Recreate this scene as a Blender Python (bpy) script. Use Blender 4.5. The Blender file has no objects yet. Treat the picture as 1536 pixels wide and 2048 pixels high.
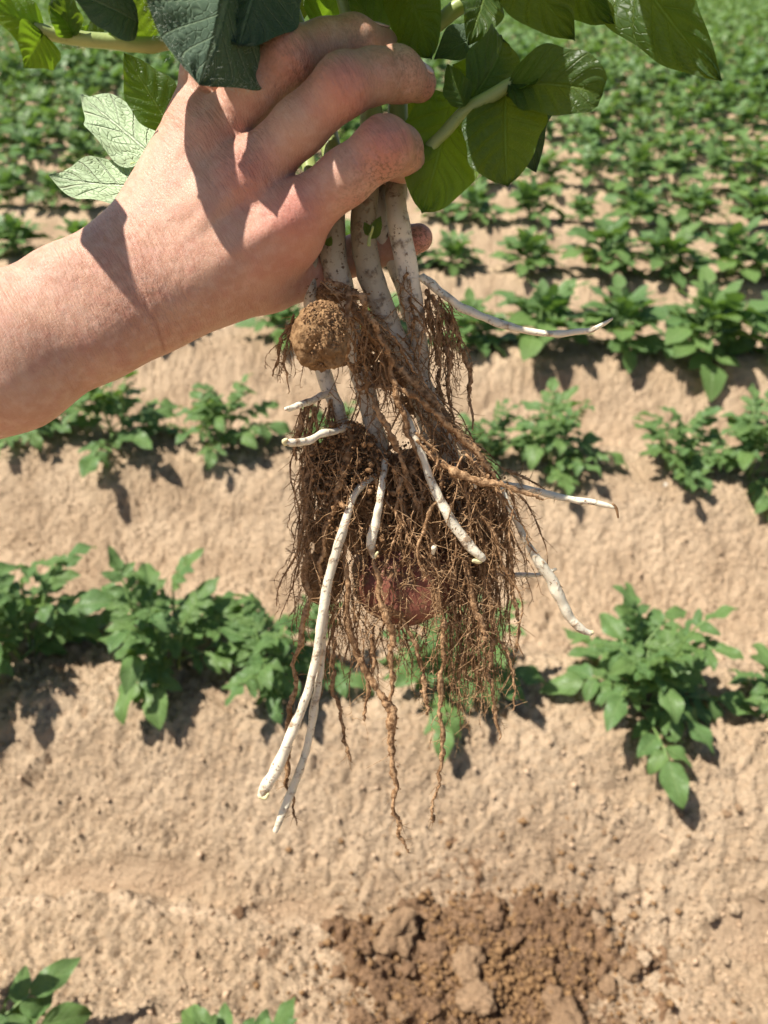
import bpy, math, random
import numpy as np
from mathutils import Matrix, Vector

# ------------------------------------------------------------------ camera, sky, sun, exposure
sc = bpy.context.scene
C = sc.collection
R = math.radians
PITCH = R(35.6)
CAM = np.array([0.0, 0.0, 1.44])
FPX = 1540.0                      # focal length in photograph pixels (1536 x 2048)
FWD = np.array([0, math.cos(PITCH), -math.sin(PITCH)])
UP = np.array([0, math.sin(PITCH), math.cos(PITCH)])
RIGHT = np.array([1.0, 0, 0])

cd = bpy.data.cameras.new('camera')
cd.sensor_fit = 'VERTICAL'
cd.sensor_height = 9.12
cd.sensor_width = 9.12
cd.lens = FPX / 2048 * 9.12
cd.clip_start = 0.02
cd.clip_end = 500
cd.dof.use_dof = True
cd.dof.focus_distance = 0.385
cd.dof.aperture_fstop = 2.5
cam = bpy.data.objects.new('camera', cd)
C.objects.link(cam)
cam.location = CAM
cam.rotation_euler = (math.pi / 2 - PITCH, 0, 0)
sc.camera = cam

TO_SUN = Vector((-0.46, -0.03, 0.887)).normalized()
w = bpy.data.worlds.new('World')
sc.world = w
w.use_nodes = True
wn = w.node_tree.nodes
wl = w.node_tree.links
bg = wn['Background']
sky = wn.new('ShaderNodeTexSky')
sky.sky_type = 'NISHITA'
sky.sun_disc = False
sky.sun_elevation = math.asin(TO_SUN.z)
sky.sun_rotation = math.atan2(TO_SUN.x, TO_SUN.y)
wl.new(sky.outputs[0], bg.inputs[0])
bg.inputs[1].default_value = 0.062
sd = bpy.data.lights.new('sun', 'SUN')
sd.energy = 5.0
sd.angle = R(0.55)
sd.color = (1.0, 0.945, 0.85)
sun = bpy.data.objects.new('sun', sd)
C.objects.link(sun)
sun.rotation_euler = TO_SUN.to_track_quat('Z', 'Y').to_euler()
sc.view_settings.view_transform = 'Standard'
sc.view_settings.look = 'None'
sc.view_settings.exposure = 0.78
sc.view_settings.gamma = 1.0
sc.view_settings.use_curve_mapping = False
sc.render.engine = 'CYCLES'
sc.cycles.use_denoising = True
sc.cycles.max_bounces = 8
sc.cycles.transparent_max_bounces = 8

rng = np.random.default_rng(7)
random.seed(7)


# ------------------------------------------------------------------ small tools
def P(px, py, D):
    """photograph pixel + depth along the viewing axis -> world point(s)"""
    px, py, D = np.asarray(px, float), np.asarray(py, float), np.asarray(D, float)
    return (CAM + D[..., None] * FWD + ((px - 768) / FPX * D)[..., None] * RIGHT
            - ((py - 1024) / FPX * D)[..., None] * UP)


def plant_depth(py):
    """axis depth of the hanging plant at a picture height: stems in the fist, roots hanging below"""
    q = np.asarray(py, float) - 400
    return 0.366 + np.where(q > 0, q / 1300 * 0.125, -q / 1300 * .01)


def hash2(ix, iy, s=0):
    h = (ix.astype(np.int64) * 374761393 + iy.astype(np.int64) * 668265263 + s * 974711) & 0xFFFFFFFF
    h = ((h ^ (h >> 13)) * 1274126177) & 0xFFFFFFFF
    return ((h ^ (h >> 16)) & 0xFFFFFF) / float(0xFFFFFF)


def noise2(x, y, s=0):
    ix, iy = np.floor(x), np.floor(y)
    fx, fy = x - ix, y - iy
    ux, uy = fx * fx * (3 - 2 * fx), fy * fy * (3 - 2 * fy)
    out = 0
    for dx in (0, 1):
        for dy in (0, 1):
            a = hash2(ix + dx, iy + dy, s) * 6.2831853
            g = np.cos(a) * (fx - dx) + np.sin(a) * (fy - dy)
            out = out + g * (ux if dx else 1 - ux) * (uy if dy else 1 - uy)
    return out * 1.4


def noise3(p, s=0):
    i = np.floor(p)
    f = p - i
    u = f * f * (3 - 2 * f)
    out = 0
    for dx in (0, 1):
        for dy in (0, 1):
            for dz in (0, 1):
                h = hash2(i[:, 0] + dx + 57 * (i[:, 2] + dz), i[:, 1] + dy - 113 * (i[:, 2] + dz), s)
                wgt = (u[:, 0] if dx else 1 - u[:, 0]) * (u[:, 1] if dy else 1 - u[:, 1]) * (u[:, 2] if dz else 1 - u[:, 2])
                out = out + wgt * (h * 2 - 1)
    return out


def worley2(x, y, s=0):
    ix, iy = np.floor(x), np.floor(y)
    best = np.full(x.shape, 9.0)
    idv = np.zeros(x.shape)
    for dx in (-1, 0, 1):
        for dy in (-1, 0, 1):
            cx, cy = ix + dx, iy + dy
            qx, qy = cx + hash2(cx, cy, s + 1), cy + hash2(cx, cy, s + 2)
            d = np.hypot(qx - x, qy - y)
            m = d < best
            best = np.where(m, d, best)
            idv = np.where(m, hash2(cx, cy, s + 3), idv)
    return best, idv


def sstep(a, b, x):
    t = np.clip((x - a) / (b - a), 0, 1)
    return t * t * (3 - 2 * t)


def mesh_np(name, verts, faces, smooth=True, uv=None, attrs=None):
    """fast mesh from arrays; faces = list of (n,3) / (n,4) index arrays"""
    if not isinstance(faces, (list, tuple)):
        faces = [faces]
    faces = [np.asarray(f, np.int32) for f in faces if len(f)]
    me = bpy.data.meshes.new(name)
    verts = np.asarray(verts, np.float32)
    nl = sum(f.size for f in faces)
    nf = sum(len(f) for f in faces)
    me.vertices.add(len(verts))
    me.vertices.foreach_set('co', verts.ravel())
    me.loops.add(nl)
    loops = np.concatenate([f.ravel() for f in faces])
    me.loops.foreach_set('vertex_index', loops)
    me.polygons.add(nf)
    tot = np.concatenate([np.full(len(f), f.shape[1], np.int32) for f in faces])
    start = np.concatenate([[0], np.cumsum(tot)[:-1]]).astype(np.int32)
    me.polygons.foreach_set('loop_start', start)
    me.polygons.foreach_set('loop_total', tot)
    if smooth:
        me.polygons.foreach_set('use_smooth', np.ones(nf, bool))
    me.update(calc_edges=True)
    if uv is not None:
        l = me.uv_layers.new(name='UVMap')
        l.data.foreach_set('uv', np.asarray(uv, np.float32)[loops].ravel())
    for k, a in (attrs or {}).items():
        a = np.asarray(a, np.float32)
        if a.ndim == 1:
            at = me.attributes.new(k, 'FLOAT', 'POINT')
            at.data.foreach_set('value', a)
        else:
            at = me.attributes.new(k, 'FLOAT_VECTOR', 'POINT')
            at.data.foreach_set('vector', a.ravel())
    return me


def link(name, me, mat=None, parent=None, **props):
    o = bpy.data.objects.new(name, me)
    C.objects.link(o)
    if mat is not None and me is not None and not me.materials:
        me.materials.append(mat)
    if parent is not None:
        o.parent = parent
    for k, v in props.items():
        o[k] = v
    return o


def spline(pts, n):
    """Catmull-Rom through rows of pts (any number of columns), n samples, even in index"""
    p = np.asarray(pts, float)
    p = np.vstack([2 * p[0] - p[1], p, 2 * p[-1] - p[-2]])
    m = len(p) - 3
    t = np.linspace(0, m, n)
    i = np.minimum(t.astype(int), m - 1)
    f = (t - i)[:, None]
    a, b, c, d = p[i], p[i + 1], p[i + 2], p[i + 3]
    return 0.5 * (2 * b + (c - a) * f + (2 * a - 5 * b + 4 * c - d) * f ** 2 + (3 * b - a - 3 * c + d) * f ** 3)


def tube_arrays(pts, rad, sides=6, ell=None, cap=True):
    """verts, quads, tris and along-coordinate for a tube round a polyline"""
    pts = np.asarray(pts, float)
    rad = np.asarray(rad, float) * np.ones(len(pts))
    n = len(pts)
    T = np.gradient(pts, axis=0)
    T /= np.linalg.norm(T, axis=1)[:, None] + 1e-12
    ref = np.array([0.3, 0.9, 0.2])
    if abs(T[0] @ ref) > 0.95:
        ref = np.array([0.9, -0.1, 0.3])
    N = np.cross(T, ref)
    N /= np.linalg.norm(N, axis=1)[:, None] + 1e-9
    B = np.cross(T, N)
    a = np.arange(sides) / sides * 2 * math.pi
    V = pts[:, None, :] + rad[:, None, None] * (np.cos(a)[None, :, None] * N[:, None, :] + np.sin(a)[None, :, None] * B[:, None, :])
    V = V.reshape(-1, 3)
    i = np.arange(n - 1)[:, None] * sides
    j = np.arange(sides)[None, :]
    k = (j + 1) % sides
    Q = np.stack([i + j, i + k, i + sides + k, i + sides + j], -1).reshape(-1, 4)
    along = np.repeat(np.linspace(0, 1, n), sides)
    tris = np.zeros((0, 3), int)
    if cap:
        V = np.vstack([V, pts[0] - T[0] * rad[0] * .5, pts[-1] + T[-1] * rad[-1] * .6])
        along = np.concatenate([along, [0, 1]])
        c0, c1 = len(V) - 2, len(V) - 1
        jj = np.arange(sides)
        kk = (jj + 1) % sides
        e = (n - 1) * sides
        tris = np.vstack([np.stack([kk, jj, np.full(sides, c0)], -1), np.stack([e + jj, e + kk, np.full(sides, c1)], -1)])
    return V, Q, tris, along


class Bag:
    """collects arrays for one mesh"""
    def __init__(s):
        s.v, s.q, s.t, s.a, s.u, s.n = [], [], [], [], [], 0

    def add(s, V, Q=None, T=None, a=None, uv=None):
        if Q is not None and len(Q):
            s.q.append(np.asarray(Q) + s.n)
        if T is not None and len(T):
            s.t.append(np.asarray(T) + s.n)
        s.v.append(V)
        s.a.append(np.zeros(len(V)) if a is None else np.asarray(a) * np.ones(len(V)))
        s.u.append(np.zeros((len(V), 2)) if uv is None else uv)
        s.n += len(V)

    def tube(s, pts, rad, sides=6, a=None, cap=True):
        V, Q, T, al = tube_arrays(pts, rad, sides, cap=cap)
        s.add(V, Q, T, al if a is None else a)

    def mesh(s, name, smooth=True, attr='along', uv=False):
        f = []
        if s.q:
            f.append(np.concatenate(s.q))
        if s.t:
            f.append(np.concatenate(s.t))
        return mesh_np(name, np.concatenate(s.v), f, smooth, uv=np.concatenate(s.u) if uv else None,
                       attrs={attr: np.concatenate(s.a)})


# ------------------------------------------------------------------ materials
class NT:
    def __init__(s, name):
        s.m = bpy.data.materials.new(name)
        s.m.use_nodes = True
        s.t = s.m.node_tree
        s.bsdf = s.t.nodes['Principled BSDF']
        s.out = s.t.nodes['Material Output']

    def n(s, typ, **kw):
        nd = s.t.nodes.new('ShaderNode' + typ)
        for k, v in kw.items():
            setattr(nd, k, v)
        return nd

    def l(s, a, b):
        s.t.links.new(a, b)

    def val(s, sock, v):
        if hasattr(v, 'links'):
            s.l(v, sock)
        else:
            sock.default_value = v

    def math(s, op, a, b=0.0, c=0.0, clamp=False):
        nd = s.n('Math', operation=op, use_clamp=clamp)
        for i, v in enumerate((a, b, c)):
            s.val(nd.inputs[i], v)
        return nd.outputs[0]

    def ramp(s, x, a, b, lo=0.0, hi=1.0):
        nd = s.n('MapRange', interpolation_type='SMOOTHSTEP')
        s.val(nd.inputs[0], x)
        for i, v in zip((1, 2, 3, 4), (a, b, lo, hi)):
            s.val(nd.inputs[i], v)
        return nd.outputs[0]

    def mix(s, f, a, b, mode='MIX'):
        nd = s.n('Mix', data_type='RGBA', blend_type=mode)
        s.val(nd.inputs[0], f)
        for sock, v in ((nd.inputs[6], a), (nd.inputs[7], b)):
            if hasattr(v, 'links'):
                s.l(v, sock)
            else:
                sock.default_value = (*v, 1)
        return nd.outputs[2]

    def noise(s, scale, detail=3, rough=0.55, vec=None, dist=0.0):
        nd = s.n('TexNoise')
        nd.inputs['Scale'].default_value = scale
        nd.inputs['Detail'].default_value = detail
        nd.inputs['Roughness'].default_value = rough
        nd.inputs['Distortion'].default_value = dist
        if vec is not None:
            s.l(vec, nd.inputs['Vector'])
        return nd.outputs['Fac']

    def pos(s):
        return s.n('NewGeometry').outputs['Position']

    def obj(s):
        return s.n('TexCoord').outputs['Object']

    def attr(s, name, out='Fac'):
        nd = s.n('Attribute')
        nd.attribute_name = name
        return nd.outputs[out]

    def bump(s, h, strength, dist, prev=None):
        nd = s.n('Bump')
        nd.inputs['Strength'].default_value = strength
        nd.inputs['Distance'].default_value = dist
        s.l(h, nd.inputs['Height'])
        if prev is not None:
            s.l(prev, nd.inputs['Normal'])
        return nd.outputs[0]

    def set(s, **kw):
        names = dict(color='Base Color', rough='Roughness', normal='Normal', spec='Specular IOR Level', sss='Subsurface Weight',
                     sss_scale='Subsurface Scale', sheen='Sheen Weight', coat='Coat Weight')
        for k, v in kw.items():
            sock = s.bsdf.inputs[names[k]]
            if hasattr(v, 'links'):
                s.l(v, sock)
            elif isinstance(v, tuple) and len(v) == 3 and k == 'color':
                sock.default_value = (*v, 1)
            else:
                sock.default_value = v


def soil_material(name, dry, dark, damp, cover=0.0):
    m = NT(name)
    p = m.pos()
    n1 = m.noise(5, 5, .6, p)
    n2 = m.noise(60, 5, .65, p)
    n3 = m.noise(260, 4, .6, p)
    c = m.mix(m.ramp(n1, .35, .68), dry, dark)
    c = m.mix(m.math('MULTIPLY', m.ramp(n2, .50, .72), .7), c, tuple(q * .85 for q in dark))
    c = m.mix(m.math('MULTIPLY', m.ramp(n3, .55, .8), .3), c, (dry[0] * 1.15, dry[1] * 1.15, dry[2] * 1.12))
    c = m.mix(m.math('MULTIPLY', m.attr('damp'), .8), c, damp)
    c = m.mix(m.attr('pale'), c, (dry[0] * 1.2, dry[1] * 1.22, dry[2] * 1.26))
    m.set(color=c, rough=.95, spec=.12)
    v = m.n('TexVoronoi')
    v.inputs['Scale'].default_value = 95
    m.l(p, v.inputs['Vector'])
    h = m.math('ADD', m.math('MULTIPLY', n2, 1.0), m.math('MULTIPLY', v.outputs[0], -.35))
    b = m.bump(h, 1.0, .015)
    b = m.bump(n3, .9, .005, b)
    m.set(normal=b)
    return m.m


MAT = {}
MAT['soil'] = soil_material('dry_soil', (.600, .446, .300), (.460, .328, .212), (.32, .212, .132))
MAT['half'] = soil_material('half_dry_soil', (.40, .265, .16), (.29, .182, .105), (.2, .12, .068))
MAT['fresh'] = soil_material('fresh_soil', (.345, .215, .125), (.235, .140, .080), (.19, .11, .062))


def leaf_material(name, base, vein, trans, tw=.42, rough=.42, patch=.5, vary=.25, spec=.28, nv=6.5, relief=1.0, lightvein=.6):
    m = NT(name)
    uv = m.n('TexCoord').outputs['UV']
    sp = m.n('SeparateXYZ')
    m.l(uv, sp.inputs[0])
    u, v = sp.outputs[0], sp.outputs[1]
    vv = m.math('MULTIPLY', m.math('ABSOLUTE', m.math('SUBTRACT', v, .5)), 2.0)
    curve = m.math('MULTIPLY', m.math('POWER', vv, .8), .30)
    side = m.math('MULTIPLY', m.math('GREATER_THAN', v, .5), .07)
    t = m.math('MULTIPLY', m.math('ADD', m.math('SUBTRACT', u, curve), side), nv)
    fr = m.math('ABSOLUTE', m.math('SUBTRACT', m.math('FRACT', t), .5))
    sv = m.math('MULTIPLY', m.ramp(fr, .065, .01), m.ramp(vv, 1.0, .8))
    mid = m.ramp(vv, .075, .02)
    veins = m.math('MAXIMUM', sv, mid)
    vo = m.n('TexVoronoi', feature='DISTANCE_TO_EDGE')
    vo.inputs['Scale'].default_value = 16
    m.l(uv, vo.inputs['Vector'])
    fine = m.ramp(vo.outputs[0], .10, .0)
    n1 = m.noise(9, 3, .5, m.n('TexCoord').outputs['Object'])
    rnd = m.n('ObjectInfo').outputs['Random']
    dk = (base[0] * .6, base[1] * .68, base[2] * .7)
    c = m.mix(m.math('MULTIPLY', m.ramp(n1, .3, .7), patch), base, dk)
    yl = (base[0] * 1.9, base[1] * 1.45, base[2] * 1.0)
    c = m.mix(m.math('MULTIPLY', rnd, vary), c, yl)
    c = m.mix(m.math('MULTIPLY', m.math('ADD', m.math('MULTIPLY', veins, 1.0), m.math('MULTIPLY', fine, .25), clamp=True), lightvein), c, vein)
    m.set(color=c, rough=rough, spec=spec)
    hgt = m.math('ADD', m.math('MULTIPLY', veins, -1.0), m.math('MULTIPLY', fine, -.16))
    hgt = m.math('ADD', hgt, m.math('MULTIPLY', n1, .5))
    m.set(normal=m.bump(hgt, .8, .0016 * relief))
    tr = m.n('BsdfTranslucent')
    tc = m.mix(m.math('MULTIPLY', veins, .5), trans, (trans[0] * .55, trans[1] * .6, trans[2] * .5))
    m.l(tc, tr.inputs[0])
    ms = m.n('MixShader')
    ms.inputs[0].default_value = tw
    m.l(m.bsdf.outputs[0], ms.inputs[1])
    m.l(tr.outputs[0], ms.inputs[2])
    m.l(ms.outputs[0], m.out.inputs[0])
    return m.m


MAT['leaf'] = leaf_material('field_leaf', (.108, .205, .066), (.25, .35, .13), (.19, .34, .045), tw=.28, rough=.42, vary=.35, spec=.4)
MAT['leaf_dark'] = leaf_material('dark_leaf', (.048, .098, .030), (.17, .25, .06), (.20, .31, .014), tw=.5, rough=.42, spec=.38, relief=1.4, lightvein=.95)
MAT['leaf_blue'] = leaf_material('downy_leaf', (.085, .128, .085), (.22, .29, .18), (.07, .15, .02), tw=.22, rough=.7, patch=.8, relief=1.2, spec=.15)
MAT['leaf_pale'] = leaf_material('pale_leaf', (.42, .53, .32), (.66, .74, .50), (.26, .40, .10), tw=.22, rough=.55, vary=.05, relief=2.2, nv=5.5, lightvein=.75)
MAT['leaf_lime'] = leaf_material('lime_leaf', (.09, .165, .03), (.24, .33, .08), (.27, .46, .02), tw=.5, rough=.45)


def stalk_material(name, col, dirt, amt, speck=650, low=None, rough=.45, sss=.1):
    """pale stalk with soil specks and smears; 'along' fades into low colour"""
    m = NT(name)
    p = m.pos()
    a = m.noise(speck, 2, .5, p)
    b = m.noise(speck * .22, 4, .6, p)
    c = m.mix(m.ramp(m.noise(45, 3, .5, p), .35, .7), col, tuple(x * .86 for x in col))
    if low is not None:
        c = m.mix(m.ramp(m.attr('along'), low[1], low[2]), low[0], c)
    spk = m.math('MULTIPLY', m.ramp(m.noise(170, 3, .6, p), .48, .66), .9)
    sm = m.math('MAXIMUM', m.math('MULTIPLY', spk, m.ramp(a, .70 - amt * .12, .76 - amt * .12)), m.math('MULTIPLY', m.ramp(b, .66 - amt * .12, .84 - amt * .12), .8))
    c = m.mix(sm, c, dirt)
    m.set(color=c, rough=m.mix(sm, (rough,) * 3, (.95,) * 3), spec=.35, sss=sss, sss_scale=.002,
          normal=m.bump(m.math('ADD', sm, m.math('MULTIPLY', b, .5)), .6, .0012))
    m.bsdf.inputs['Subsurface Radius'].default_value = (1, .7, .5)
    return m.m


DIRT = (.105, .057, .028)
MAT['stem'] = stalk_material('buried_stem', (.74, .66, .53), DIRT, 1.15, low=((.20, .165, .10), .10, .50))
MAT['stolon'] = stalk_material('stolon', (.80, .72, .56), (.24, .13, .055), 1.15, rough=.38, sss=.3)
MAT['bud'] = stalk_material('bud', (.72, .64, .36), (.3, .2, .08), .3, rough=.5)
MAT['petiole'] = stalk_material('petiole', (.31, .37, .13), (.18, .16, .05), .05, rough=.4)


def root_material(name, light, dark):
    m = NT(name)
    p = m.pos()
    a = m.noise(420, 3, .6, p)
    b = m.noise(90, 4, .6, p)
    c = m.mix(m.ramp(a, .36, .62), dark, light)
    c = m.mix(m.ramp(b, .45, .7), c, dark)
    m.set(color=c, rough=.95, spec=.12, normal=m.bump(a, .9, .0012))
    return m.m


MAT['root'] = root_material('root', (.49, .305, .165), (.20, .110, .053))
MAT['rootlet'] = root_material('rootlet', (.56, .37, .21), (.27, .15, .07))
MAT['crumb'] = root_material('crumb', (.40, .24, .125), (.18, .098, .047))
MAT['clod'] = root_material('caked_soil', (.31, .190, .095), (.175, .098, .046))
m = NT('tuber_skin')
pp = m.pos()
tn = m.noise(40, 4, .6, pp)
td = m.noise(150, 4, .6, pp)
c = m.mix(m.ramp(tn, .3, .7), (.27, .095, .062), (.19, .066, .044))
c = m.mix(m.ramp(td, .46, .60), c, (.25, .14, .07))
m.set(color=c, rough=.6, spec=.3, normal=m.bump(td, .6, .001))
MAT['tuber'] = m.m
m = NT('dry_crumb')
m.set(color=m.mix(m.ramp(m.noise(40, 2, .5, m.pos()), .35, .65), (.55, .40, .27), (.41, .285, .185)), rough=.95, spec=.1)
MAT['drycrumb'] = m.m

# skin
m = NT('skin')
pp = m.pos()
huv = m.attr('arm', 'Vector')            # along the arm, across it, depth (metres)
mp = m.n('Mapping')
mp.inputs['Scale'].default_value = (1.0, .16, .4)
m.l(huv, mp.inputs['Vector'])
lines = m.noise(900, 3, .6, mp.outputs[0], .2)
mp2 = m.n('Mapping')
mp2.inputs['Scale'].default_value = (1.0, .3, .6)
m.l(huv, mp2.inputs['Vector'])
lines2 = m.noise(330, 3, .55, mp2.outputs[0], .4)
vo = m.n('TexVoronoi', feature='DISTANCE_TO_EDGE')
vo.inputs['Scale'].default_value = 900
m.l(pp, vo.inputs['Vector'])
pore = m.noise(2600, 2, .5, pp)
big = m.noise(55, 4, .6, pp)
mott = m.noise(230, 3, .6, pp)
base = m.mix(m.ramp(big, .35, .68), (.56, .325, .218), (.475, .245, .163))
base = m.mix(m.math('MULTIPLY', m.ramp(mott, .42, .66), .5), base, (.62, .40, .30))
base = m.mix(m.math('MULTIPLY', m.ramp(m.noise(120, 3, .6, pp), .45, .7), .4), base, (.50, .225, .165))
base = m.mix(m.math('MULTIPLY', m.attr('red'), .7), base, (.54, .175, .14))
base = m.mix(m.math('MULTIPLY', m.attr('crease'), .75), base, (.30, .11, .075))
dm = m.math('MULTIPLY', m.attr('dirt'), m.ramp(m.noise(700, 5, .7, pp), .46, .62))
base = m.mix(dm, base, (.16, .085, .045))
freck = m.ramp(m.noise(700, 1, .5, pp), .80, .84)
base = m.mix(m.math('MULTIPLY', freck, .5), base, (.28, .12, .07))
wr = m.attr('wrinkle')
hh = m.math('ADD', m.math('MULTIPLY', lines, m.math('ADD', .35, m.math('MULTIPLY', wr, 1.3))), m.math('MULTIPLY', lines2, m.math('MULTIPLY', wr, 1.6)))
hh = m.math('ADD', hh, m.math('MULTIPLY', m.ramp(vo.outputs[0], 0, .12), .07))
b1 = m.bump(hh, .85, .0010)
b1 = m.bump(pore, .15, .0003, b1)
m.set(color=base, rough=m.ramp(mott, .3, .7, .42, .56), spec=.42, sss=.22, sss_scale=.0042, normal=b1)
m.bsdf.inputs['Subsurface Radius'].default_value = (1.0, .32, .18)
MAT['skin'] = m.m
m = NT('fingernail')
m.set(color=(.68, .44, .37), rough=.22, spec=.5, sss=.2, sss_scale=.002)
MAT['nail'] = m.m
m = NT('body_hair')
m.set(color=(.62, .42, .22), rough=.4)
MAT['hair'] = m.m
m = NT('leaf_hair')
m.set(color=(.55, .62, .52), rough=.5)
MAT['fuzz'] = m.m
m = NT('white_stone')
m.set(color=(.58, .52, .44), rough=.8)
MAT['stone'] = m.m

# ------------------------------------------------------------------ the field: ridged ground
ROW_A = R(6.0)
ROW_S = 0.90
ROW_T = 1.10
RIDGE = 0.20


def row_t(x, y):
    return y * math.cos(ROW_A) + x * math.sin(ROW_A)


def ridge_h(x, y):
    t = (row_t(x, y) + .02 * noise2(x * 1.1, y * 1.1, 5) - ROW_T) / ROW_S
    f = np.abs(t - np.round(t)) * 2          # 0 on the crest, 1 in the furrow
    return RIDGE - .235 * sstep(.16, .90, f), f


def ground_px(px, k, lift=0.0):
    """point on crest k seen at picture column px"""
    s = (px - 768) / FPX
    h = CAM[2] - RIDGE
    t = ROW_T + ROW_S * k + lift
    y = (t - s * h * math.sin(PITCH) * math.sin(ROW_A)) / (math.cos(ROW_A) + s * math.cos(PITCH) * math.sin(ROW_A))
    return s * (y * math.cos(PITCH) + h * math.sin(PITCH)), y


def ground_hit(px, py, z=0.05):
    d = FWD + (px - 768) / FPX * RIGHT - (py - 1024) / FPX * UP
    s = (z - CAM[2]) / d[2]
    return CAM[0] + d[0] * s, CAM[1] + d[1] * s


def ell(x, y, cx, cy, rx, ry, s=0, wob=.25):
    e = np.hypot((x - cx) / rx, (y - cy) / ry) + wob * noise2(x * 9, y * 9, s) + wob * .5 * noise2(x * 30, y * 30, s + 1)
    return 1 - sstep(.7, 1.05, e)


SMOOTH = [(*ground_hit(240, 1745, .01), .20, .035), (*ground_hit(590, 1815, .01), .10, .035), (*ground_hit(1520, 1850, .02), .12, .05),
          (*ground_hit(1270, 1700, .06), .06, .03), (*ground_hit(1460, 2010, .1), .13, .04)]
HEAP = (*ground_hit(960, 1930, .05), .27, .16)


def soil_noise(x, y):
    h, f = ridge_h(x, y)
    sm = np.zeros_like(x)
    for i, (cx, cy, rx, ry) in enumerate(SMOOTH):
        sm = np.maximum(sm, ell(x, y, cx, cy, rx, ry, 20 + i, .18))
    near = sstep(7, 3, y)
    n = .014 * noise2(x * 5, y * 5, 1) + .008 * noise2(x * 14, y * 14, 2)
    wx, wy = x + .012 * noise2(x * 25, y * 25, 8), y + .012 * noise2(x * 25, y * 25, 9)
    a = noise2(wx * 38, wy * 38, 3)
    b = noise2(wx * 85, wy * 85, 4)
    crust = .0100 * a + .0105 * (1 - np.abs(b) * 2) + .0090 * noise2(x * 140, y * 140, 6)
    d, idv = worley2(wx * 26, wy * 26, 11)
    clod = np.where(idv > .72, np.sqrt(np.clip(.16 - d * d, 0, None)) * .045 * (idv - .6), 0)
    pit = -.012 * sstep(.45, .85, noise2(x * 20, y * 20, 12)) * sstep(.1, .5, noise2(x * 4, y * 4, 13) + .35)
    # cracked crust edges on the flank near the heap
    cn = noise2(wx * 5.5, wy * 7.5, 15) + .25 * noise2(x * 22, y * 22, 16)
    cm = sstep(.0, .45, noise2(x * 2.2, y * 2.2, 17) + .9 * sstep(.1, .6, x) * sstep(1.3, .8, y))
    crack = -.009 * np.exp(-(cn / .028) ** 2) * cm + .006 * np.sign(cn) * np.exp(-(cn / .12) ** 2) * cm
    pit = pit + crack
    fine = (crust + clod + pit) * (1 - .85 * sm) * (.35 + .65 * near)
    led = row_t(x, y) - (ROW_T - .405) + .05 * noise2(x * 3, y * 3, 18) + .012 * noise2(x * 18, y * 18, 19)
    ledge = .034 * sstep(.02, -.012, led) * sstep(-.30, -.05, led) * sstep(.12, -.05, x)
    return h + n * (1 - .5 * sm) + fine - .006 * sm + ledge * near, sm


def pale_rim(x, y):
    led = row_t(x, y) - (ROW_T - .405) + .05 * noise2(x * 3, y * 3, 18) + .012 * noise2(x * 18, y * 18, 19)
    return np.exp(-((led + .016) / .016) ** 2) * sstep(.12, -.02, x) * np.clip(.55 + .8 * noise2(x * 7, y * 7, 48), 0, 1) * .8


def axis(a, b, step, growth, cap, end):
    out = [a]
    while out[-1] < b:
        out.append(out[-1] + step)
    s = step
    while out[-1] < end:
        s = min(s * growth, cap) if out[-1] < 35 else s * 1.25
        out.append(out[-1] + s)
    return out


xp = axis(0, 1.05, .0058, 1.032, 2.0, 130)
xs = np.array([-v for v in xp[:0:-1]] + xp)
yb = axis(0, .05, .02, 1.25, 3.0, 12)
ys = np.array([.30 - v for v in yb[:0:-1]] + axis(.30, 2.35, .0058, 1.016, .13, 260))
X, Y = np.meshgrid(xs, ys)
H, SM = soil_noise(X.ravel(), Y.ravel())
flat = sstep(40, 30, np.hypot(X.ravel(), Y.ravel()))
H = H * flat
nx, ny = len(xs), len(ys)
ii = (np.arange(ny - 1)[:, None] * nx + np.arange(nx - 1)[None, :]).ravel()
Q = np.stack([ii, ii + 1, ii + nx + 1, ii + nx], -1)
hb = ell(X.ravel(), Y.ravel(), HEAP[0] + .04, HEAP[1] + .02, HEAP[2] * 1.35, HEAP[3] * 1.35, 40, .35)
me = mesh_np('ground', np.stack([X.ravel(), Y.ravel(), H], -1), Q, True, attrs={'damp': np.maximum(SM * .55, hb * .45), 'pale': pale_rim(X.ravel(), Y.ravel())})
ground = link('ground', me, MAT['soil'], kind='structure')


def ground_z(x, y):
    return float(soil_noise(np.array([x]), np.array([y]))[0][0])


# loose crumbs lying on the crust
ncr = 15000
cy_ = .42 + (rng.random(ncr) ** 1.5) * 1.9
cx_ = rng.uniform(-.62, .62, ncr) * (cy_ * .813 + .72)
cz_ = soil_noise(cx_, cy_)[0]
cr_ = np.clip(np.exp(rng.normal(math.log(.0022), .45, ncr)), .001, .009)
okt = np.array([[1, 0, 0], [-1, 0, 0], [0, 1, 0], [0, -1, 0], [0, 0, 1], [0, 0, -1]], float)
okf = np.array([[0, 2, 4], [2, 1, 4], [1, 3, 4], [3, 0, 4], [2, 0, 5], [1, 2, 5], [3, 1, 5], [0, 3, 5]])
jv = okt[None] * (1 + rng.normal(0, .25, (ncr, 6, 1)))
th = rng.uniform(0, 6.28, ncr)[:, None]
jv = np.stack([jv[..., 0] * np.cos(th) - jv[..., 1] * np.sin(th), jv[..., 0] * np.sin(th) + jv[..., 1] * np.cos(th), jv[..., 2] * .8], -1)
V = np.stack([cx_, cy_, cz_ + cr_ * .4], -1)[:, None] + jv * cr_[:, None, None]
F = okf[None] + (np.arange(ncr) * 6)[:, None, None]
link('soil_crumb', mesh_np('soil_crumb', V.reshape(-1, 3), F.reshape(-1, 3), True, attrs={'damp': np.repeat(rng.random(ncr) ** 2 * .18, 6)}), MAT['drycrumb'], ground, kind='stuff')


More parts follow.
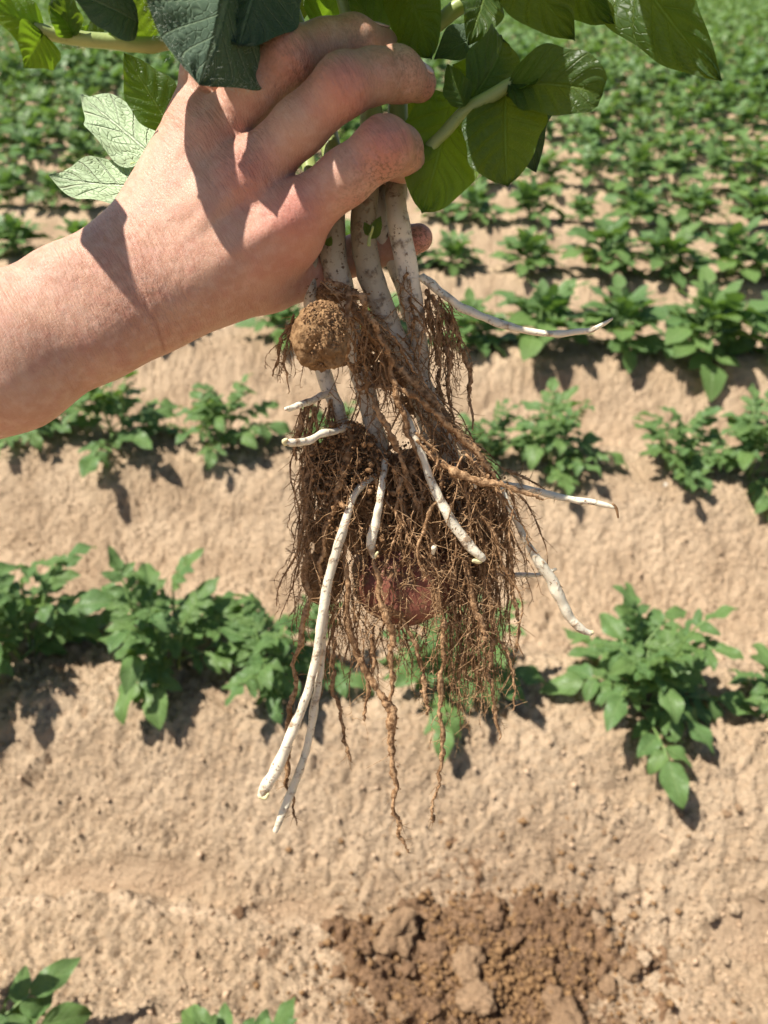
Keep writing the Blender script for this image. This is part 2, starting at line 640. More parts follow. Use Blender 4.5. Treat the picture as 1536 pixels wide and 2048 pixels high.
# ------------------------------------------------------------------ dug heap of fresh soil with clods
def ico(sub=2):
    import bmesh
    bm = bmesh.new()
    bmesh.ops.create_icosphere(bm, subdivisions=sub, radius=1)
    v = np.array([x.co[:] for x in bm.verts])
    f = np.array([[x.index for x in q.verts] for q in bm.faces])
    bm.free()
    return v, f


ICO1, ICO2, ICO3, ICO4, ICO5 = [ico(k) for k in (1, 2, 3, 4, 5)]
hx, hy, hrx, hry = HEAP
gx = np.linspace(hx - .42, hx + .46, 190)
gy = np.linspace(max(.18, hy - .30), hy + .26, 130)
GX, GY = [q.ravel() for q in np.meshgrid(gx, gy)]
e = np.hypot((GX - hx - .03) / .32, (GY - hy) / .20) + .36 * noise2(GX * 5.5, GY * 5.5, 53) + .34 * noise2(GX * 9, GY * 9, 31) + .22 * noise2(GX * 28, GY * 28, 32) + .16 * noise2(GX * 70, GY * 70, 39)
msk = 1 - sstep(.45, 1.05, e)
base_h = soil_noise(GX, GY)[0]
d1, id1 = worley2(GX * 22 + .3 * noise2(GX * 30, GY * 30, 33), GY * 22, 34)
d2, id2 = worley2(GX * 50, GY * 50, 35)
d3, id3 = worley2(GX * 95, GY * 95, 38)
lump = np.sqrt(np.clip(.5 - d1 * d1, 0, None)) * .014 * id1 ** 2 + np.sqrt(np.clip(.4 - d2 * d2, 0, None)) * .014 * id2 + np.sqrt(np.clip(.4 - d3 * d3, 0, None)) * .008 * id3
hz = base_h + msk * (.016 + lump * 1.1 + .012 * noise2(GX * 12, GY * 12, 36)) - (1 - msk) * .03 + .003 * noise2(GX * 90, GY * 90, 37)
n1, n2 = len(gx), len(gy)
ii = (np.arange(n2 - 1)[:, None] * n1 + np.arange(n1 - 1)[None, :]).ravel()
me = mesh_np('soil_heap', np.stack([GX, GY, hz], -1), np.stack([ii, ii + 1, ii + n1 + 1, ii + n1], -1), True,
             attrs={'damp': sstep(.5, .0, e) * .6})
heap = link('soil_heap', me, MAT['fresh'], label='heap of darker freshly dug soil and clods at the foot of the near furrow', category='soil heap')


def heap_z(x, y):
    i = int(np.clip(np.searchsorted(gx, x), 0, n1 - 1))
    j = int(np.clip(np.searchsorted(gy, y), 0, n2 - 1))
    return max(float(hz[j * n1 + i]), ground_z(x, y))


nh = 5200
ha = rng.uniform(0, 6.283, nh)
hr = np.abs(rng.normal(0, .62, nh))
cx_, cy_ = hx + .03 + np.cos(ha) * hr * .34, hy + np.sin(ha) * hr * .19
okh = (cy_ > .2) & (cx_ > gx[1]) & (cx_ < gx[-2]) & (cy_ > gy[1]) & (cy_ < gy[-2])
cx_, cy_ = cx_[okh], cy_[okh]
nh = len(cx_)
cz_ = np.maximum(hz[np.clip(np.searchsorted(gy, cy_), 0, n2 - 1) * n1 + np.clip(np.searchsorted(gx, cx_), 0, n1 - 1)], soil_noise(cx_, cy_)[0])
cr_ = np.clip(np.exp(rng.normal(math.log(.0026), .5, nh)), .001, .010)
jv = okt[None] * (1 + rng.normal(0, .3, (nh, 6, 1)))
V = np.stack([cx_, cy_, cz_ + cr_ * .4], -1)[:, None] + jv * cr_[:, None, None]
link('soil_crumb', mesh_np('soil_crumb', V.reshape(-1, 3), (okf[None] + (np.arange(nh) * 6)[:, None, None]).reshape(-1, 3), False), MAT['clod'], heap, kind='stuff')


def clod_mesh(seed, rough=.34):
    v, f = ICO4
    v = v * np.array([1, .8 + .15 * (seed % 2), .55 + .1 * (seed % 3)])
    n = noise3(v * 1.6 + seed * 9.1, seed) * rough * 1.4 + noise3(v * 4 + seed, seed + 3) * rough * .6 + noise3(v * 9 + seed, seed + 5) * rough * .5 + noise3(v * 18 + seed, seed + 6) * rough * .3
    return mesh_np('clod', v * (1 + n)[:, None], f, True, attrs={'damp': np.zeros(len(v))})


CLODS = []
for s in range(7):
    q = clod_mesh(s)
    q.materials.append(MAT['fresh'] if s < 4 else (MAT['half'] if s < 6 else MAT['soil']))
    CLODS.append(q)
spots = [(935, 1890, 36, 4), (785, 1835, 46, 5), (842, 1850, 20, 1), (872, 1872, 22, 0), (992, 1800, 24, 2), (1075, 1800, 20, 3), (960, 1968, 34, 4),
         (1120, 1975, 24, 5), (1150, 2022, 40, 4), (1205, 2030, 22, 5), (655, 1828, 12, 0), (700, 1865, 14, 1), (730, 1870, 13, 2), (690, 1845, 10, 3),
         (1275, 1900, 18, 5), (1300, 1885, 13, 6), (1235, 1930, 18, 4), (1330, 1800, 13, 6), (1250, 1760, 14, 6), (1450, 1945, 18, 6), (1480, 1790, 16, 6),
         (1430, 1800, 18, 6), (1040, 1835, 18, 1), (1180, 1860, 18, 2), (760, 1960, 22, 0), (720, 2010, 20, 1), (850, 1990, 20, 2), (1230, 1850, 12, 5)]
for i in range(70):
    spots.append((random.gauss(985, 200), random.uniform(1755, 2045), random.uniform(5, 14), random.choice([0, 1, 2, 3, 0, 1, 2, 5])))
for i in range(34):
    spots.append((random.uniform(1150, 1530), random.uniform(1640, 1990), random.uniform(4, 10), random.choice([4, 5, 6, 6])))
for px, py, r, kd in spots:
    x, y = ground_hit(px, py, .06)
    z = heap_z(x, y)
    rad = r / FPX * 1.42
    o = link('clod', CLODS[kd], None, heap)
    o.location = (x, y, z + rad * .22)
    o.scale = (rad, rad, rad)
    o.rotation_euler = (random.uniform(-.4, .4), random.uniform(-.4, .4), random.uniform(0, 6.28))


# ------------------------------------------------------------------ leaves
def leaf_arrays(nu=12, nv=6, width=.55, bend=.25, cup=.18, wave=.03, seed=0, quilt=.012, tipdroop=.0, peak=.38, twist=0.0):
    """unit-length leaflet along +X, width in Y, upper face +Z; uv = (along, across)"""
    u = np.linspace(0, 1, nu + 1)
    v = np.linspace(-1, 1, nv + 1)
    U, Vv = [a.ravel() for a in np.meshgrid(u, v, indexing='ij')]
    a = .62
    b = a * (1 - peak) / peak
    prof = (U ** a) * ((1 - U) ** b)
    prof = prof / ((peak ** a) * ((1 - peak) ** b))
    prof = np.maximum(prof, .0)
    wv = 1 + .05 * np.sin(U * 17 + seed * 2 + Vv * 2)
    y = Vv * prof * width * .5 * wv
    ang = bend * U + tipdroop * np.clip(U - .55, 0, None) ** 2 * 6
    # integrate the bend along the midrib
    uu = np.linspace(0, 1, 200)
    aa = bend * uu + tipdroop * np.clip(uu - .55, 0, None) ** 2 * 6
    cx = np.concatenate([[0], np.cumsum(np.cos(aa))[:-1]]) / 200
    cz = np.concatenate([[0], np.cumsum(-np.sin(aa))[:-1]]) / 200
    x = np.interp(U, uu, cx)
    z = np.interp(U, uu, cz)
    side = np.abs(Vv) * prof * width * .5
    zz = cup * side * 1.2 - cup * .6 * (side ** 2) / max(width * .5, .01)
    q = quilt * np.cos((U - .3 * np.abs(Vv)) * 6.5 * 6.283) * np.abs(Vv) * (1 - np.abs(Vv)) * 4
    zz = zz + q + wave * np.sin(U * 9 + seed + (Vv > 0) * 2.0) * np.abs(Vv) ** 2 * prof
    tw = twist * U
    y2 = y * np.cos(tw) - zz * np.sin(tw)
    z2 = y * np.sin(tw) + zz * np.cos(tw)
    x = x + z2 * np.sin(ang)
    z = z + z2 * np.cos(ang)
    V = np.stack([x, y2, z], -1)
    i = (np.arange(nu)[:, None] * (nv + 1) + np.arange(nv)[None, :]).ravel()
    Q = np.stack([i, i + nv + 1, i + nv + 2, i + 1], -1)
    return V, Q, np.stack([U, Vv * .5 + .5], -1)


def leaf_mesh(name, **kw):
    V, Q, uv = leaf_arrays(**kw)
    return mesh_np(name, V, Q, True, uv=uv)


def frame(d, nrm):
    d = np.asarray(d, float)
    d = d / np.linalg.norm(d)
    n = np.asarray(nrm, float)
    n = n - d * (n @ d)
    n = n / (np.linalg.norm(n) + 1e-9)
    return np.stack([d, np.cross(n, d), n], 1)          # columns x, y, z


FIELD_LEAF = []
for s in range(8):
    q = leaf_mesh('leaf', nu=10, nv=6, width=.47 + .05 * (s % 3), bend=.15 + .24 * (s % 4), cup=.15 + .15 * (s % 3), wave=.09, seed=s, tipdroop=.25 * (s % 2), quilt=.02)
    q.materials.append(MAT['leaf'])
    FIELD_LEAF.append(q)


def plant_layout(seed, size, nleaf, pairs=((.42, 1), (.46, -1), (.72, 1), (.76, -1), (1.0, 0)), small=1.0):
    """leaflet placements (origin, 3x3 frame, length) and stalk lines of one young potato plant"""
    r = random.Random(seed)
    leaflets, stalks, leaves = [], [], []
    nst = r.randint(3, 4)
    stems = []
    for s in range(nst):
        a = 6.28 * s / nst + r.uniform(-.5, .5)
        tilt = r.uniform(.15, .5)
        ln = r.uniform(.09, .15) * size
        top = np.array([math.cos(a) * tilt * ln, math.sin(a) * tilt * ln, ln])
        base = np.array([math.cos(a) * .012, math.sin(a) * .012, -.02])
        stems.append((base, top))
        stalks.append((np.array([base, (base + top) / 2 + np.array([0, 0, .01]), top]), .0036 * size))
    for i in range(nleaf):
        base, top = stems[i % nst]
        lev = (i // nst + r.uniform(.1, .9)) / (nleaf / nst)
        lev = min(lev, 1)
        o = base + (top - base) * (.2 + .8 * lev)
        az = 2.4 * i + r.uniform(-.4, .4)
        el = .52 + .90 * lev ** 1.2 + r.uniform(-.15, .2)
        L = size * r.uniform(.085, .125) * (1.08 - .42 * lev)
        pts = [o]
        e = el
        for k in range(6):
            d = np.array([math.cos(az) * math.cos(e), math.sin(az) * math.cos(e), math.sin(e)])
            pts.append(pts[-1] + d * L / 6)
            e -= r.uniform(.06, .18)
        pts = np.array(pts)
        stalks.append((pts, .0022 * size))
        cur = []
        for frac, side in pairs:
            k = frac * 6
            j = min(int(k), 5)
            p = pts[j] + (pts[j + 1] - pts[j]) * (k - j)
            tdir = pts[j + 1] - pts[j]
            tdir = tdir / np.linalg.norm(tdir)
            sidev = np.cross([0, 0, 1], tdir)
            sidev = sidev / (np.linalg.norm(sidev) + 1e-9)
            up = np.cross(tdir, sidev)
            if side:
                d = tdir * .6 + sidev * side * .8 + np.array([0, 0, r.uniform(-.45, .25)])
            else:
                d = tdir + np.array([0, 0, r.uniform(-.35, .05)])
            nrm = up + np.array([r.uniform(-.6, .6), r.uniform(-.6, .6), .35])
            ll = size * (r.uniform(.046, .062) if side else r.uniform(.062, .082)) * (1.1 - .4 * lev) * small * (.8 + .3 * frac)
            cur.append((p, frame(d, nrm), ll, r.randrange(8)))
        leaves.append((cur, pts, .0022 * size))
        leaflets += cur
    return leaflets, stalks, leaves


def stalk_bag(stalks, sides=5):
    b = Bag()
    for pts, rr in stalks:
        b.tube(pts, np.linspace(rr, rr * .7, len(pts)), sides)
    return b


def mat4(p, F, s):
    M = Matrix.Identity(4)
    for a in range(3):
        for c2 in range(3):
            M[a][c2] = F[a, c2] * s
        M[a][3] = p[a]
    return M


FIELD_STALK = NT('field_stalk')
FIELD_STALK.set(color=(.16, .25, .07), rough=.5)
FIELD_STALK = FIELD_STALK.m
ORD = ['first', 'second', 'third', 'fourth', 'fifth', 'sixth', 'seventh', 'eighth', 'ninth', 'tenth', 'eleventh', 'twelfth', 'thirteenth', 'fourteenth', 'fifteenth', 'sixteenth']


def near_plant(x, y, size, seed, label, nleaf=13, group='potato plants in the near rows'):
    z = ground_z(x, y)
    root = link('potato_plant', None, label=label, category='plant', group=group)
    root.location = (x, y, z - .005)
    lf, st, _ = plant_layout(seed, size, nleaf + 8, ((.30, 1), (.36, -1), (.58, 1), (.62, -1), (.82, 1), (.86, -1), (1.0, 0)), .88)
    link('stem', stalk_bag(st).mesh('stem'), FIELD_STALK, root)
    for p, F, l, kd in lf:
        o = link('leaf', FIELD_LEAF[kd], None, root)
        o.matrix_local = mat4(p, F, l)
    return root


# (column in the photograph, size, seed, leaves, label)
near_rows = {
    0: [(55, 1.30, 11, 16, 'tall bushy potato plant at the left edge of the nearest ridge row'),
        (345, 1.20, 12, 15, 'bushy potato plant between the left edge plant and the hanging roots, nearest row'),
        (560, 1.00, 13, 13, 'potato plant just behind the two long white stolons'),
        (905, 1.07, 14, 14, 'potato plant seen behind the dense root tips below the tuber'),
        (1285, 1.20, 19, 16, 'large leafy potato plant at lower right casting leaf shadows on the soil'),
        (1570, 0.89, 16, 12, 'potato plant cut by the right edge beside the large lower right one')],
    1: [(60, 1.01, 21, 10, 'low potato plant under the forearm at the left edge'),
        (235, 1.36, 22, 13, 'full potato plant just below the forearm, left part of the second row'),
        (455, 1.12, 23, 11, 'loose potato plant right of the full one below the forearm'),
        (660, 0.91, 25, 10, 'potato plant hidden behind the soil lumps of the second row'),
        (965, 0.86, 24, 9, 'small potato plant peeping out right of the root mass in the second row'),
        (1100, 1.17, 26, 12, 'potato plant above the horizontal white stolon with the dark tip'),
        (1345, 1.07, 27, 11, 'compact potato plant in the second row with a leaf drooping on the flank'),
        (1500, 1.22, 28, 13, 'potato plant at the right edge of the second row')],
}
for k, lst in near_rows.items():
    for px, size, seed, nl, lab in lst:
        x, y = ground_px(px, k)
        near_plant(x, y, size, seed, lab, nl)
# plants of the row the photographer stands by, cut by the bottom edge
x, y = ground_hit(20, 2075, .2)
near_plant(x - .09, y - .02, 1.05, 33, 'potato plant at the lower left corner', 12)
x, y = ground_hit(480, 2150, .2)
near_plant(x, y - .01, .75, 34, 'potato plant whose leaf tips poke up at the bottom edge', 9)

# middle rows: each compound leaf one part
COMPOUND = []
for s in range(8):
    _, _, lv = plant_layout(300 + s, 1.0, 8)
    cur, pts, rr = lv[s]
    b = Bag()
    o0 = pts[0]
    dz = math.atan2(pts[-1][1] - o0[1], pts[-1][0] - o0[0])
    Rz = np.array([[math.cos(-dz), -math.sin(-dz), 0], [math.sin(-dz), math.cos(-dz), 0], [0, 0, 1]])
    V, Q, T, _a = tube_arrays((pts - o0) @ Rz.T, rr, 4)
    b.add(V, Q, T)
    for p, F, l, kd in cur:
        V, Q, uv = leaf_arrays(nu=6, nv=2, width=.66, bend=.3, cup=.25, wave=.05, seed=kd)
        b.add((((V * l * 1.3) @ F.T) + p - o0) @ Rz.T, Q, uv=uv)
    q = b.mesh('leaf', uv=True)
    q.materials.append(MAT['leaf'])
    COMPOUND.append(q)
CROWN_STEM = Bag()
for a in range(3):
    CROWN_STEM.tube(np.array([[.01 * math.cos(a * 2.1), .01 * math.sin(a * 2.1), -.02], [.03 * math.cos(a * 2.1), .03 * math.sin(a * 2.1), .12]]), .0035, 5)
CROWN_STEM = CROWN_STEM.mesh('stem')
CROWN_STEM.materials.append(FIELD_STALK)


def mid_plant(x, y, size, seed, label, group):
    r = random.Random(seed)
    z = ground_z(x, y)
    root = link('potato_plant', None, label=label, category='plant', group=group)
    root.location = (x, y, z - .005)
    root.scale = (size,) * 3
    link('stem', CROWN_STEM, None, root)
    n = r.randint(22, 25)
    for i in range(n):
        lev = (i + .5) / n
        o = link('leaf', COMPOUND[r.randrange(8)], None, root)
        az = 2.4 * i + r.uniform(-.3, .3)
        o.location = (.03 * math.cos(az) * lev, .03 * math.sin(az) * lev, .02 + .11 * lev)
        o.rotation_euler = (r.uniform(-.25, .25), -(.9 * lev ** 1.5 - .25) + r.uniform(-.2, .2), az)
        o.scale = (1.2 - .4 * lev,) * 3


mid_rows = {2: [(330, .95), (575, 1.0), (760, .95), (935, .95), (1085, 1.25), (1235, 1.1), (1400, 1.35), (1560, 1.1), (120, 1.0), (-40, 1.0)],
            3: [(905, .85), (1055, .95), (1205, 1.25), (1325, 1.05), (1455, 1.25), (1570, 1.1), (40, 1.0), (170, .95), (700, 1.0), (800, .9)],
            4: [(880, .8), (950, .95), (1060, 1.1), (1160, .75), (1270, 1.1), (1385, 1.05), (1500, 1.0), (25, 1.0), (115, .9), (185, .85)]}
ROWN = {2: 'third', 3: 'fourth', 4: 'fifth'}
for k, lst in mid_rows.items():
    vis = sorted(p for p, _ in lst if 0 <= p <= 1540)
    left = [p for p in vis if p < 500]
    right = [p for p in vis if p >= 500]
    for j, (px, size) in enumerate(lst):
        x, y = ground_px(px, k)
        if px in left:
            lab = '%s potato plant from the left edge in the %s row from the camera' % (ORD[left.index(px)], ROWN[k])
        elif px in right:
            lab = '%s potato plant from the right edge in the %s row from the camera' % (ORD[len(right) - 1 - right.index(px)], ROWN[k])
        else:
            lab = 'potato plant just past the %s end of the %s row' % ('left' if px < 0 else 'right', ROWN[k])
        mid_plant(x, y, size * .95, 500 + k * 40 + j, lab, 'potato plants in the middle rows')

# far rows: one mesh per plant, then one mass
FARV = []
for s in range(6):
    lf, st, _ = plant_layout(700 + s, 1.1, 16)
    arr = []
    for det in (0, 1):
        b = Bag()
        if det == 0:
            for pts, rr in st:
                V, Q, T, _a = tube_arrays(pts, rr, 3, cap=False)
                b.add(V, Q)
        for i, (p, F, l, kd) in enumerate(lf):
            if det and i % 2:
                continue
            V, Q, uv = leaf_arrays(nu=4 if not det else 2, nv=2, width=.6, bend=.3, cup=.3, wave=.03, seed=kd)
            b.add(((V * l * (1.6 if det else 1.25)) @ F.T) + p, Q, uv=uv)
        arr.append(b)
    q = arr[0].mesh('potato_plant', uv=True)
    q.materials.append(MAT['leaf'])
    FARV.append((q, arr[1], arr[0]))
count = 0
mass = Bag()
fr = random.Random(3)
for k in range(5, 62):
    half = (ground_px(1536, k)[0]) * 1.12 + 1.0
    x = -half + fr.uniform(0, .2)
    while x < half:
        gap = fr.uniform(.19, .33)
        x += gap
        if fr.random() < .05:
            x += .25
        t = ROW_T + ROW_S * k + fr.gauss(0, .03)
        y = (t - x * math.sin(ROW_A)) / math.cos(ROW_A)
        s = fr.uniform(.85, 1.4) * (1 + .25 * min(1, (k - 5) / 8))
        inview = abs(x) < half - 1.1
        if inview and count < 255:
            o = link('potato_plant', FARV[fr.randrange(6)][0], None,
                     label='potato plant in the %s row back, one of a row blurring together' % (ORD[k] if k < 16 else 'far'), category='plant', group='potato plants in the far rows, row %d' % (k + 1))
            o.location = (x, y, ground_z(x, y))
            o.rotation_euler = (0, 0, fr.uniform(0, 6.28))
            o.scale = (s,) * 3
            count += 1
        else:
            b = FARV[fr.randrange(6)][1]
            a = fr.uniform(0, 6.28)
            ca, sa = math.cos(a) * s, math.sin(a) * s
            for V, uv in zip(b.v, b.u):
                pass
            V = np.concatenate(b.v)
            W = np.stack([V[:, 0] * ca - V[:, 1] * sa + x, V[:, 0] * sa + V[:, 1] * ca + y, V[:, 2] * s + float(ridge_h(np.array([x]), np.array([y]))[0][0]) * (1 if y < 32 else .0)], -1)
            mass.add(W, np.concatenate(b.q), uv=np.concatenate(b.u))
link('far_crop', mass.mesh('far_crop', uv=True), MAT['leaf'], kind='stuff', label='distant potato crop rows merging into a green mass', category='crop')

# the same rows running on past both sides of the picture
ends = Bag()
for k in range(-1, 14):
    xl, xr = ground_px(-60, k)[0] - .32, ground_px(1596, k)[0] + .32
    if k >= 5:
        xl, xr = -(ground_px(1536, k)[0] * 1.12 + 1.0), ground_px(1536, k)[0] * 1.12 + 1.0
    for x0, sgn in ((xl, -1), (xr, 1)):
        x = x0
        while abs(x - x0) < 3.5:
            t = ROW_T + ROW_S * k + fr.gauss(0, .03)
            y = (t - x * math.sin(ROW_A)) / math.cos(ROW_A)
            q = FARV[fr.randrange(6)][2]
            s = fr.uniform(.9, 1.4)
            a = fr.uniform(0, 6.28)
            ca, sa = math.cos(a) * s, math.sin(a) * s
            V = np.concatenate(q.v)
            W = np.stack([V[:, 0] * ca - V[:, 1] * sa + x, V[:, 0] * sa + V[:, 1] * ca + y, V[:, 2] * s + ground_z(x, y)], -1)
            ends.add(W, np.concatenate(q.q), uv=np.concatenate(q.u))
            x += sgn * fr.uniform(.24, .42)
link('side_crop', ends.mesh('side_crop', uv=True), MAT['leaf'], kind='stuff', label='potato rows running on past the picture edges', category='crop')

# a few pale stones
sv, sf = ICO2
for j, (px, py, r, lab) in enumerate([(590, 1812, 0, ''), (1318, 1015, 8, 'tiny pale stone on the second ridge flank at right'),
                                      (98, 1378, 11, 'pale stone below the left edge potato plant'), (648, 1802, 0, '')]):
    if not r:
        continue
    x, y = ground_hit(px, py, .06 if j != 1 else .12)
    v = sv * (1 + .25 * noise3(sv * 1.5 + j, 60 + j))[:, None] * np.array([1.2, 1, .7]) * r / FPX * 1.45
    o = link('stone', mesh_np('stone', v, sf, True), MAT['stone'], label=lab, category='stone', group='pale stones on the soil')
    o.location = (x, y, ground_z(x, y) + .003)


# ------------------------------------------------------------------ the hand and forearm (one skin surface from a distance field)
def cp(px, py, D):
    return np.array([(px - 768) / FPX * D, -(py - 1024) / FPX * D, D])


def seg(p, a, b, ra, rb):
    ab = b - a
    q = p - a.astype(p.dtype)
    t = np.clip((q @ ab.astype(p.dtype)) / p.dtype.type(ab @ ab), 0, 1)
    d2 = np.einsum('ij,ij->i', q, q) - t * (2 * (q @ ab.astype(p.dtype)) - t * p.dtype.type(ab @ ab))
    return np.sqrt(np.maximum(d2, 0)) - (p.dtype.type(ra) + p.dtype.type(rb - ra) * t)


def smin(a, b, k):
    h = np.clip(.5 + .5 * (b - a) / k, 0, 1)
    return b + (a - b) * h - k * h * (1 - h)


def chain(p, pts, k=.004):
    d = None
    for (a, b) in zip(pts[:-1], pts[1:]):
        s = seg(p, cp(*a[:3]), cp(*b[:3]), a[3] / 1000, b[3] / 1000)
        d = s if d is None else smin(d, s, k)
    return d


ULNA = [(-1150, 1105, .322, 36), (-900, 1010, .325, 33), (-600, 870, .330, 29), (-25, 664, .335, 20.3), (130, 590, .345, 16.5), (225, 540, .350, 14.5)]
RADI = [(-1120, 1225, .322, 36), (-850, 1120, .325, 33), (-550, 965, .330, 29), (25, 750, .335, 21.5), (200, 668, .345, 17.6), (300, 612, .352, 14.0)]
MIDA = [(-1130, 1165, .322, 38), (-880, 1060, .325, 35), (0, 697, .335, 23), (250, 575, .350, 17)]
MC5 = [(238, 528, .352, 14), (392, 240, .350, 10.6)]
MC4 = [(258, 545, .350, 15.5), (434, 270, .346, 12.4)]
MC3 = [(270, 565, .350, 17), (500, 348, .343, 13.2)]
MC2 = [(305, 600, .352, 15.5), (592, 432, .345, 13.6)]
MC1 = [(325, 612, .358, 14.0), (528, 566, .372, 12.8), (590, 548, .383, 11.2)]
WEB = [(400, 560, .352, 15), (585, 486, .356, 11.5)]
THUMB = [(550, 558, .378, 12), (605, 543, .386, 11.2), (730, 505, .392, 10.2), (795, 488, .388, 9.3), (836, 477, .384, 7.6)]
INDEX = [(592, 432, .345, 13.3), (690, 356, .333, 11.3), (768, 296, .327, 11.5), (797, 300, .341, 10.0), (803, 318, .356, 9.8), (770, 340, .372, 8.5)]
MIDDLE = [(500, 348, .343, 13.0), (600, 252, .331, 11.2), (688, 170, .321, 11.5), (745, 153, .327, 10.0), (796, 150, .336, 10.3), (838, 168, .348, 7.7)]
RING = [(434, 270, .346, 12.3), (505, 182, .336, 10.8), (582, 113, .329, 11.1), (650, 90, .336, 9.8), (706, 82, .343, 10.0), (764, 90, .355, 7.6)]
PINKY = [(390, 238, .350, 10.6), (408, 150, .346, 9.4), (428, 68, .350, 9.2), (480, 22, .362, 8.4), (545, 12, .376, 7.0)]
TENDON = [((486, 362, .3325), (300, 560, .3375)), ((425, 280, .3375), (262, 530, .338)), ((575, 440, .3345), (325, 590, .339)), ((386, 250, .342), (250, 525, .340))]


def hand_sdf(p):
    K = .014
    d = chain(p, ULNA, .01)
    d = smin(d, chain(p, RADI, .01), K)
    d = smin(d, chain(p, MIDA, .01), K)
    # the ulna's head makes a bump at the wrist
    d = smin(d, np.linalg.norm(p - cp(130, 561, .337), axis=1) - .0136, .007)
    palm = chain(p, MC5)
    for ch in (MC4, MC3, MC2):
        palm = smin(palm, chain(p, ch), .010)
    palm = smin(palm, chain(p, WEB), .014)
    palm = smin(palm, chain(p, MC1), .016)
    d = smin(d, palm, .018)
    for a, b in TENDON:
        d = smin(d, seg(p, cp(*a), cp(*b), .0027, .0017), .0036)
    for c, r in (((496, 352, .3395), .0118), ((588, 430, .3425), .0118), ((430, 274, .3430), .0110), ((390, 246, .346), .0095)):
        d = smin(d, np.linalg.norm(p - cp(*c), axis=1) - r, .006)
    out = smin(d, chain(p, THUMB), .010)
    fingers = []
    for ch, kn in ((INDEX, (770, 290, .3235)), (MIDDLE, (688, 166, .3185)), (RING, (580, 110, .326)), (PINKY, (428, 66, .348))):
        f = chain(p, ch, .0045)
        f = smin(f, np.linalg.norm(p - cp(*kn), axis=1) - ch[2][3] / 1000 * .86, .004)
        fingers.append(smin(d, f, .0055))
    for f in fingers:
        out = smin(out, f, .0010)
    return out


lo = np.array([-.448, -.095, .270])
hi = np.array([.030, .245, .412])
hi[1] = .25
step = .00082
nG = np.ceil((hi - lo) / step).astype(int) + 1
cs = 4
nCg = nG // cs + 2
cg = np.stack(np.meshgrid(*[lo[a] + (np.arange(nCg[a]) * cs + 1.5) * step for a in range(3)], indexing='ij'), -1).reshape(-1, 3)
dc = hand_sdf(cg.astype(np.float32)).astype(np.float32).reshape(nCg)
dense = np.repeat(np.repeat(np.repeat(dc, cs, 0), cs, 1), cs, 2)[:nG[0], :nG[1], :nG[2]].astype(np.float32)
idx = np.argwhere(np.abs(dense) < step * 4.3)
dense[idx[:, 0], idx[:, 1], idx[:, 2]] = hand_sdf((lo + idx * step).astype(np.float32))
sg = dense < 0
cnt = np.zeros(np.array(sg.shape) - 1, np.int8)
for dx in (0, 1):
    for dy in (0, 1):
        for dz in (0, 1):
            cnt += sg[dx:cnt.shape[0] + dx, dy:cnt.shape[1] + dy, dz:cnt.shape[2] + dz]
cells = np.argwhere((cnt > 0) & (cnt < 8))
vid = -np.ones(cnt.shape, np.int32)
vid[cells[:, 0], cells[:, 1], cells[:, 2]] = np.arange(len(cells))
pos = lo + (cells + .5) * step
for it in range(3):                        # settle onto the surface
    e = .0004
    d0 = hand_sdf(pos)
    g = np.stack([hand_sdf(pos + np.eye(3)[a] * e) - d0 for a in range(3)], -1) / e
    g /= np.linalg.norm(g, axis=1)[:, None] + 1e-9
    pos = pos - g * np.clip(d0, -step, step)[:, None] * (.85 if it < 2 else 1)
NRM = g
quads = []
for ax in range(3):
    o1, o2 = [(1, 2), (2, 0), (0, 1)][ax]
    sl0 = [slice(None)] * 3
    sl1 = [slice(None)] * 3
    sl0[ax] = slice(0, -1)
    sl1[ax] = slice(1, None)
    A, Bq = sg[tuple(sl0)], sg[tuple(sl1)]
    cr = np.argwhere(A != Bq)
    ok = (cr[:, o1] > 0) & (cr[:, o2] > 0) & (cr[:, o1] < cnt.shape[o1]) & (cr[:, o2] < cnt.shape[o2]) & (cr[:, ax] < cnt.shape[ax])
    cr = cr[ok]
    inside = A[cr[:, 0], cr[:, 1], cr[:, 2]]
    e1 = np.eye(3, dtype=int)[o1]
    e2 = np.eye(3, dtype=int)[o2]
    c4 = [cr - e1 - e2, cr - e2, cr, cr - e1]
    q = np.stack([vid[c[:, 0], c[:, 1], c[:, 2]] for c in c4], -1)
    q = np.where(inside[:, None], q, q[:, ::-1])
    quads.append(q[(q >= 0).all(1)])
quads = np.concatenate(quads)


def joint(ch, i):
    a, b = cp(*ch[i - 1][:3]), cp(*ch[i + 1][:3])
    ax = b - a
    return cp(*ch[i][:3]), ax / np.linalg.norm(ax)


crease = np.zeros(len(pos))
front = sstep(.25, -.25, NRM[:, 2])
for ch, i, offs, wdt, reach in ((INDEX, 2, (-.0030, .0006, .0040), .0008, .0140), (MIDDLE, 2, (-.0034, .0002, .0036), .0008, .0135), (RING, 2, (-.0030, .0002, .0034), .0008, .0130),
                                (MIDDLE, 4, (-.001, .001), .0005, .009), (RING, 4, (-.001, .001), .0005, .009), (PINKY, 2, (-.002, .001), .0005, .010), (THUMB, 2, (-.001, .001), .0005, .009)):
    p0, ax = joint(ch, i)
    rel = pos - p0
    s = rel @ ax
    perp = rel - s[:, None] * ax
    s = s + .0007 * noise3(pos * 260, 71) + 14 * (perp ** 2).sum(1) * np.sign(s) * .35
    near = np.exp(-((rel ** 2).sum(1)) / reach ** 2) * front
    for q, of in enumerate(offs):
        crease += near * np.exp(-((s - of) / wdt) ** 2) * (1.0 if q % 2 == 0 else .75) * np.clip(.75 + .9 * noise3(pos * 220 + 5 * q, 72), .1, 1.2)
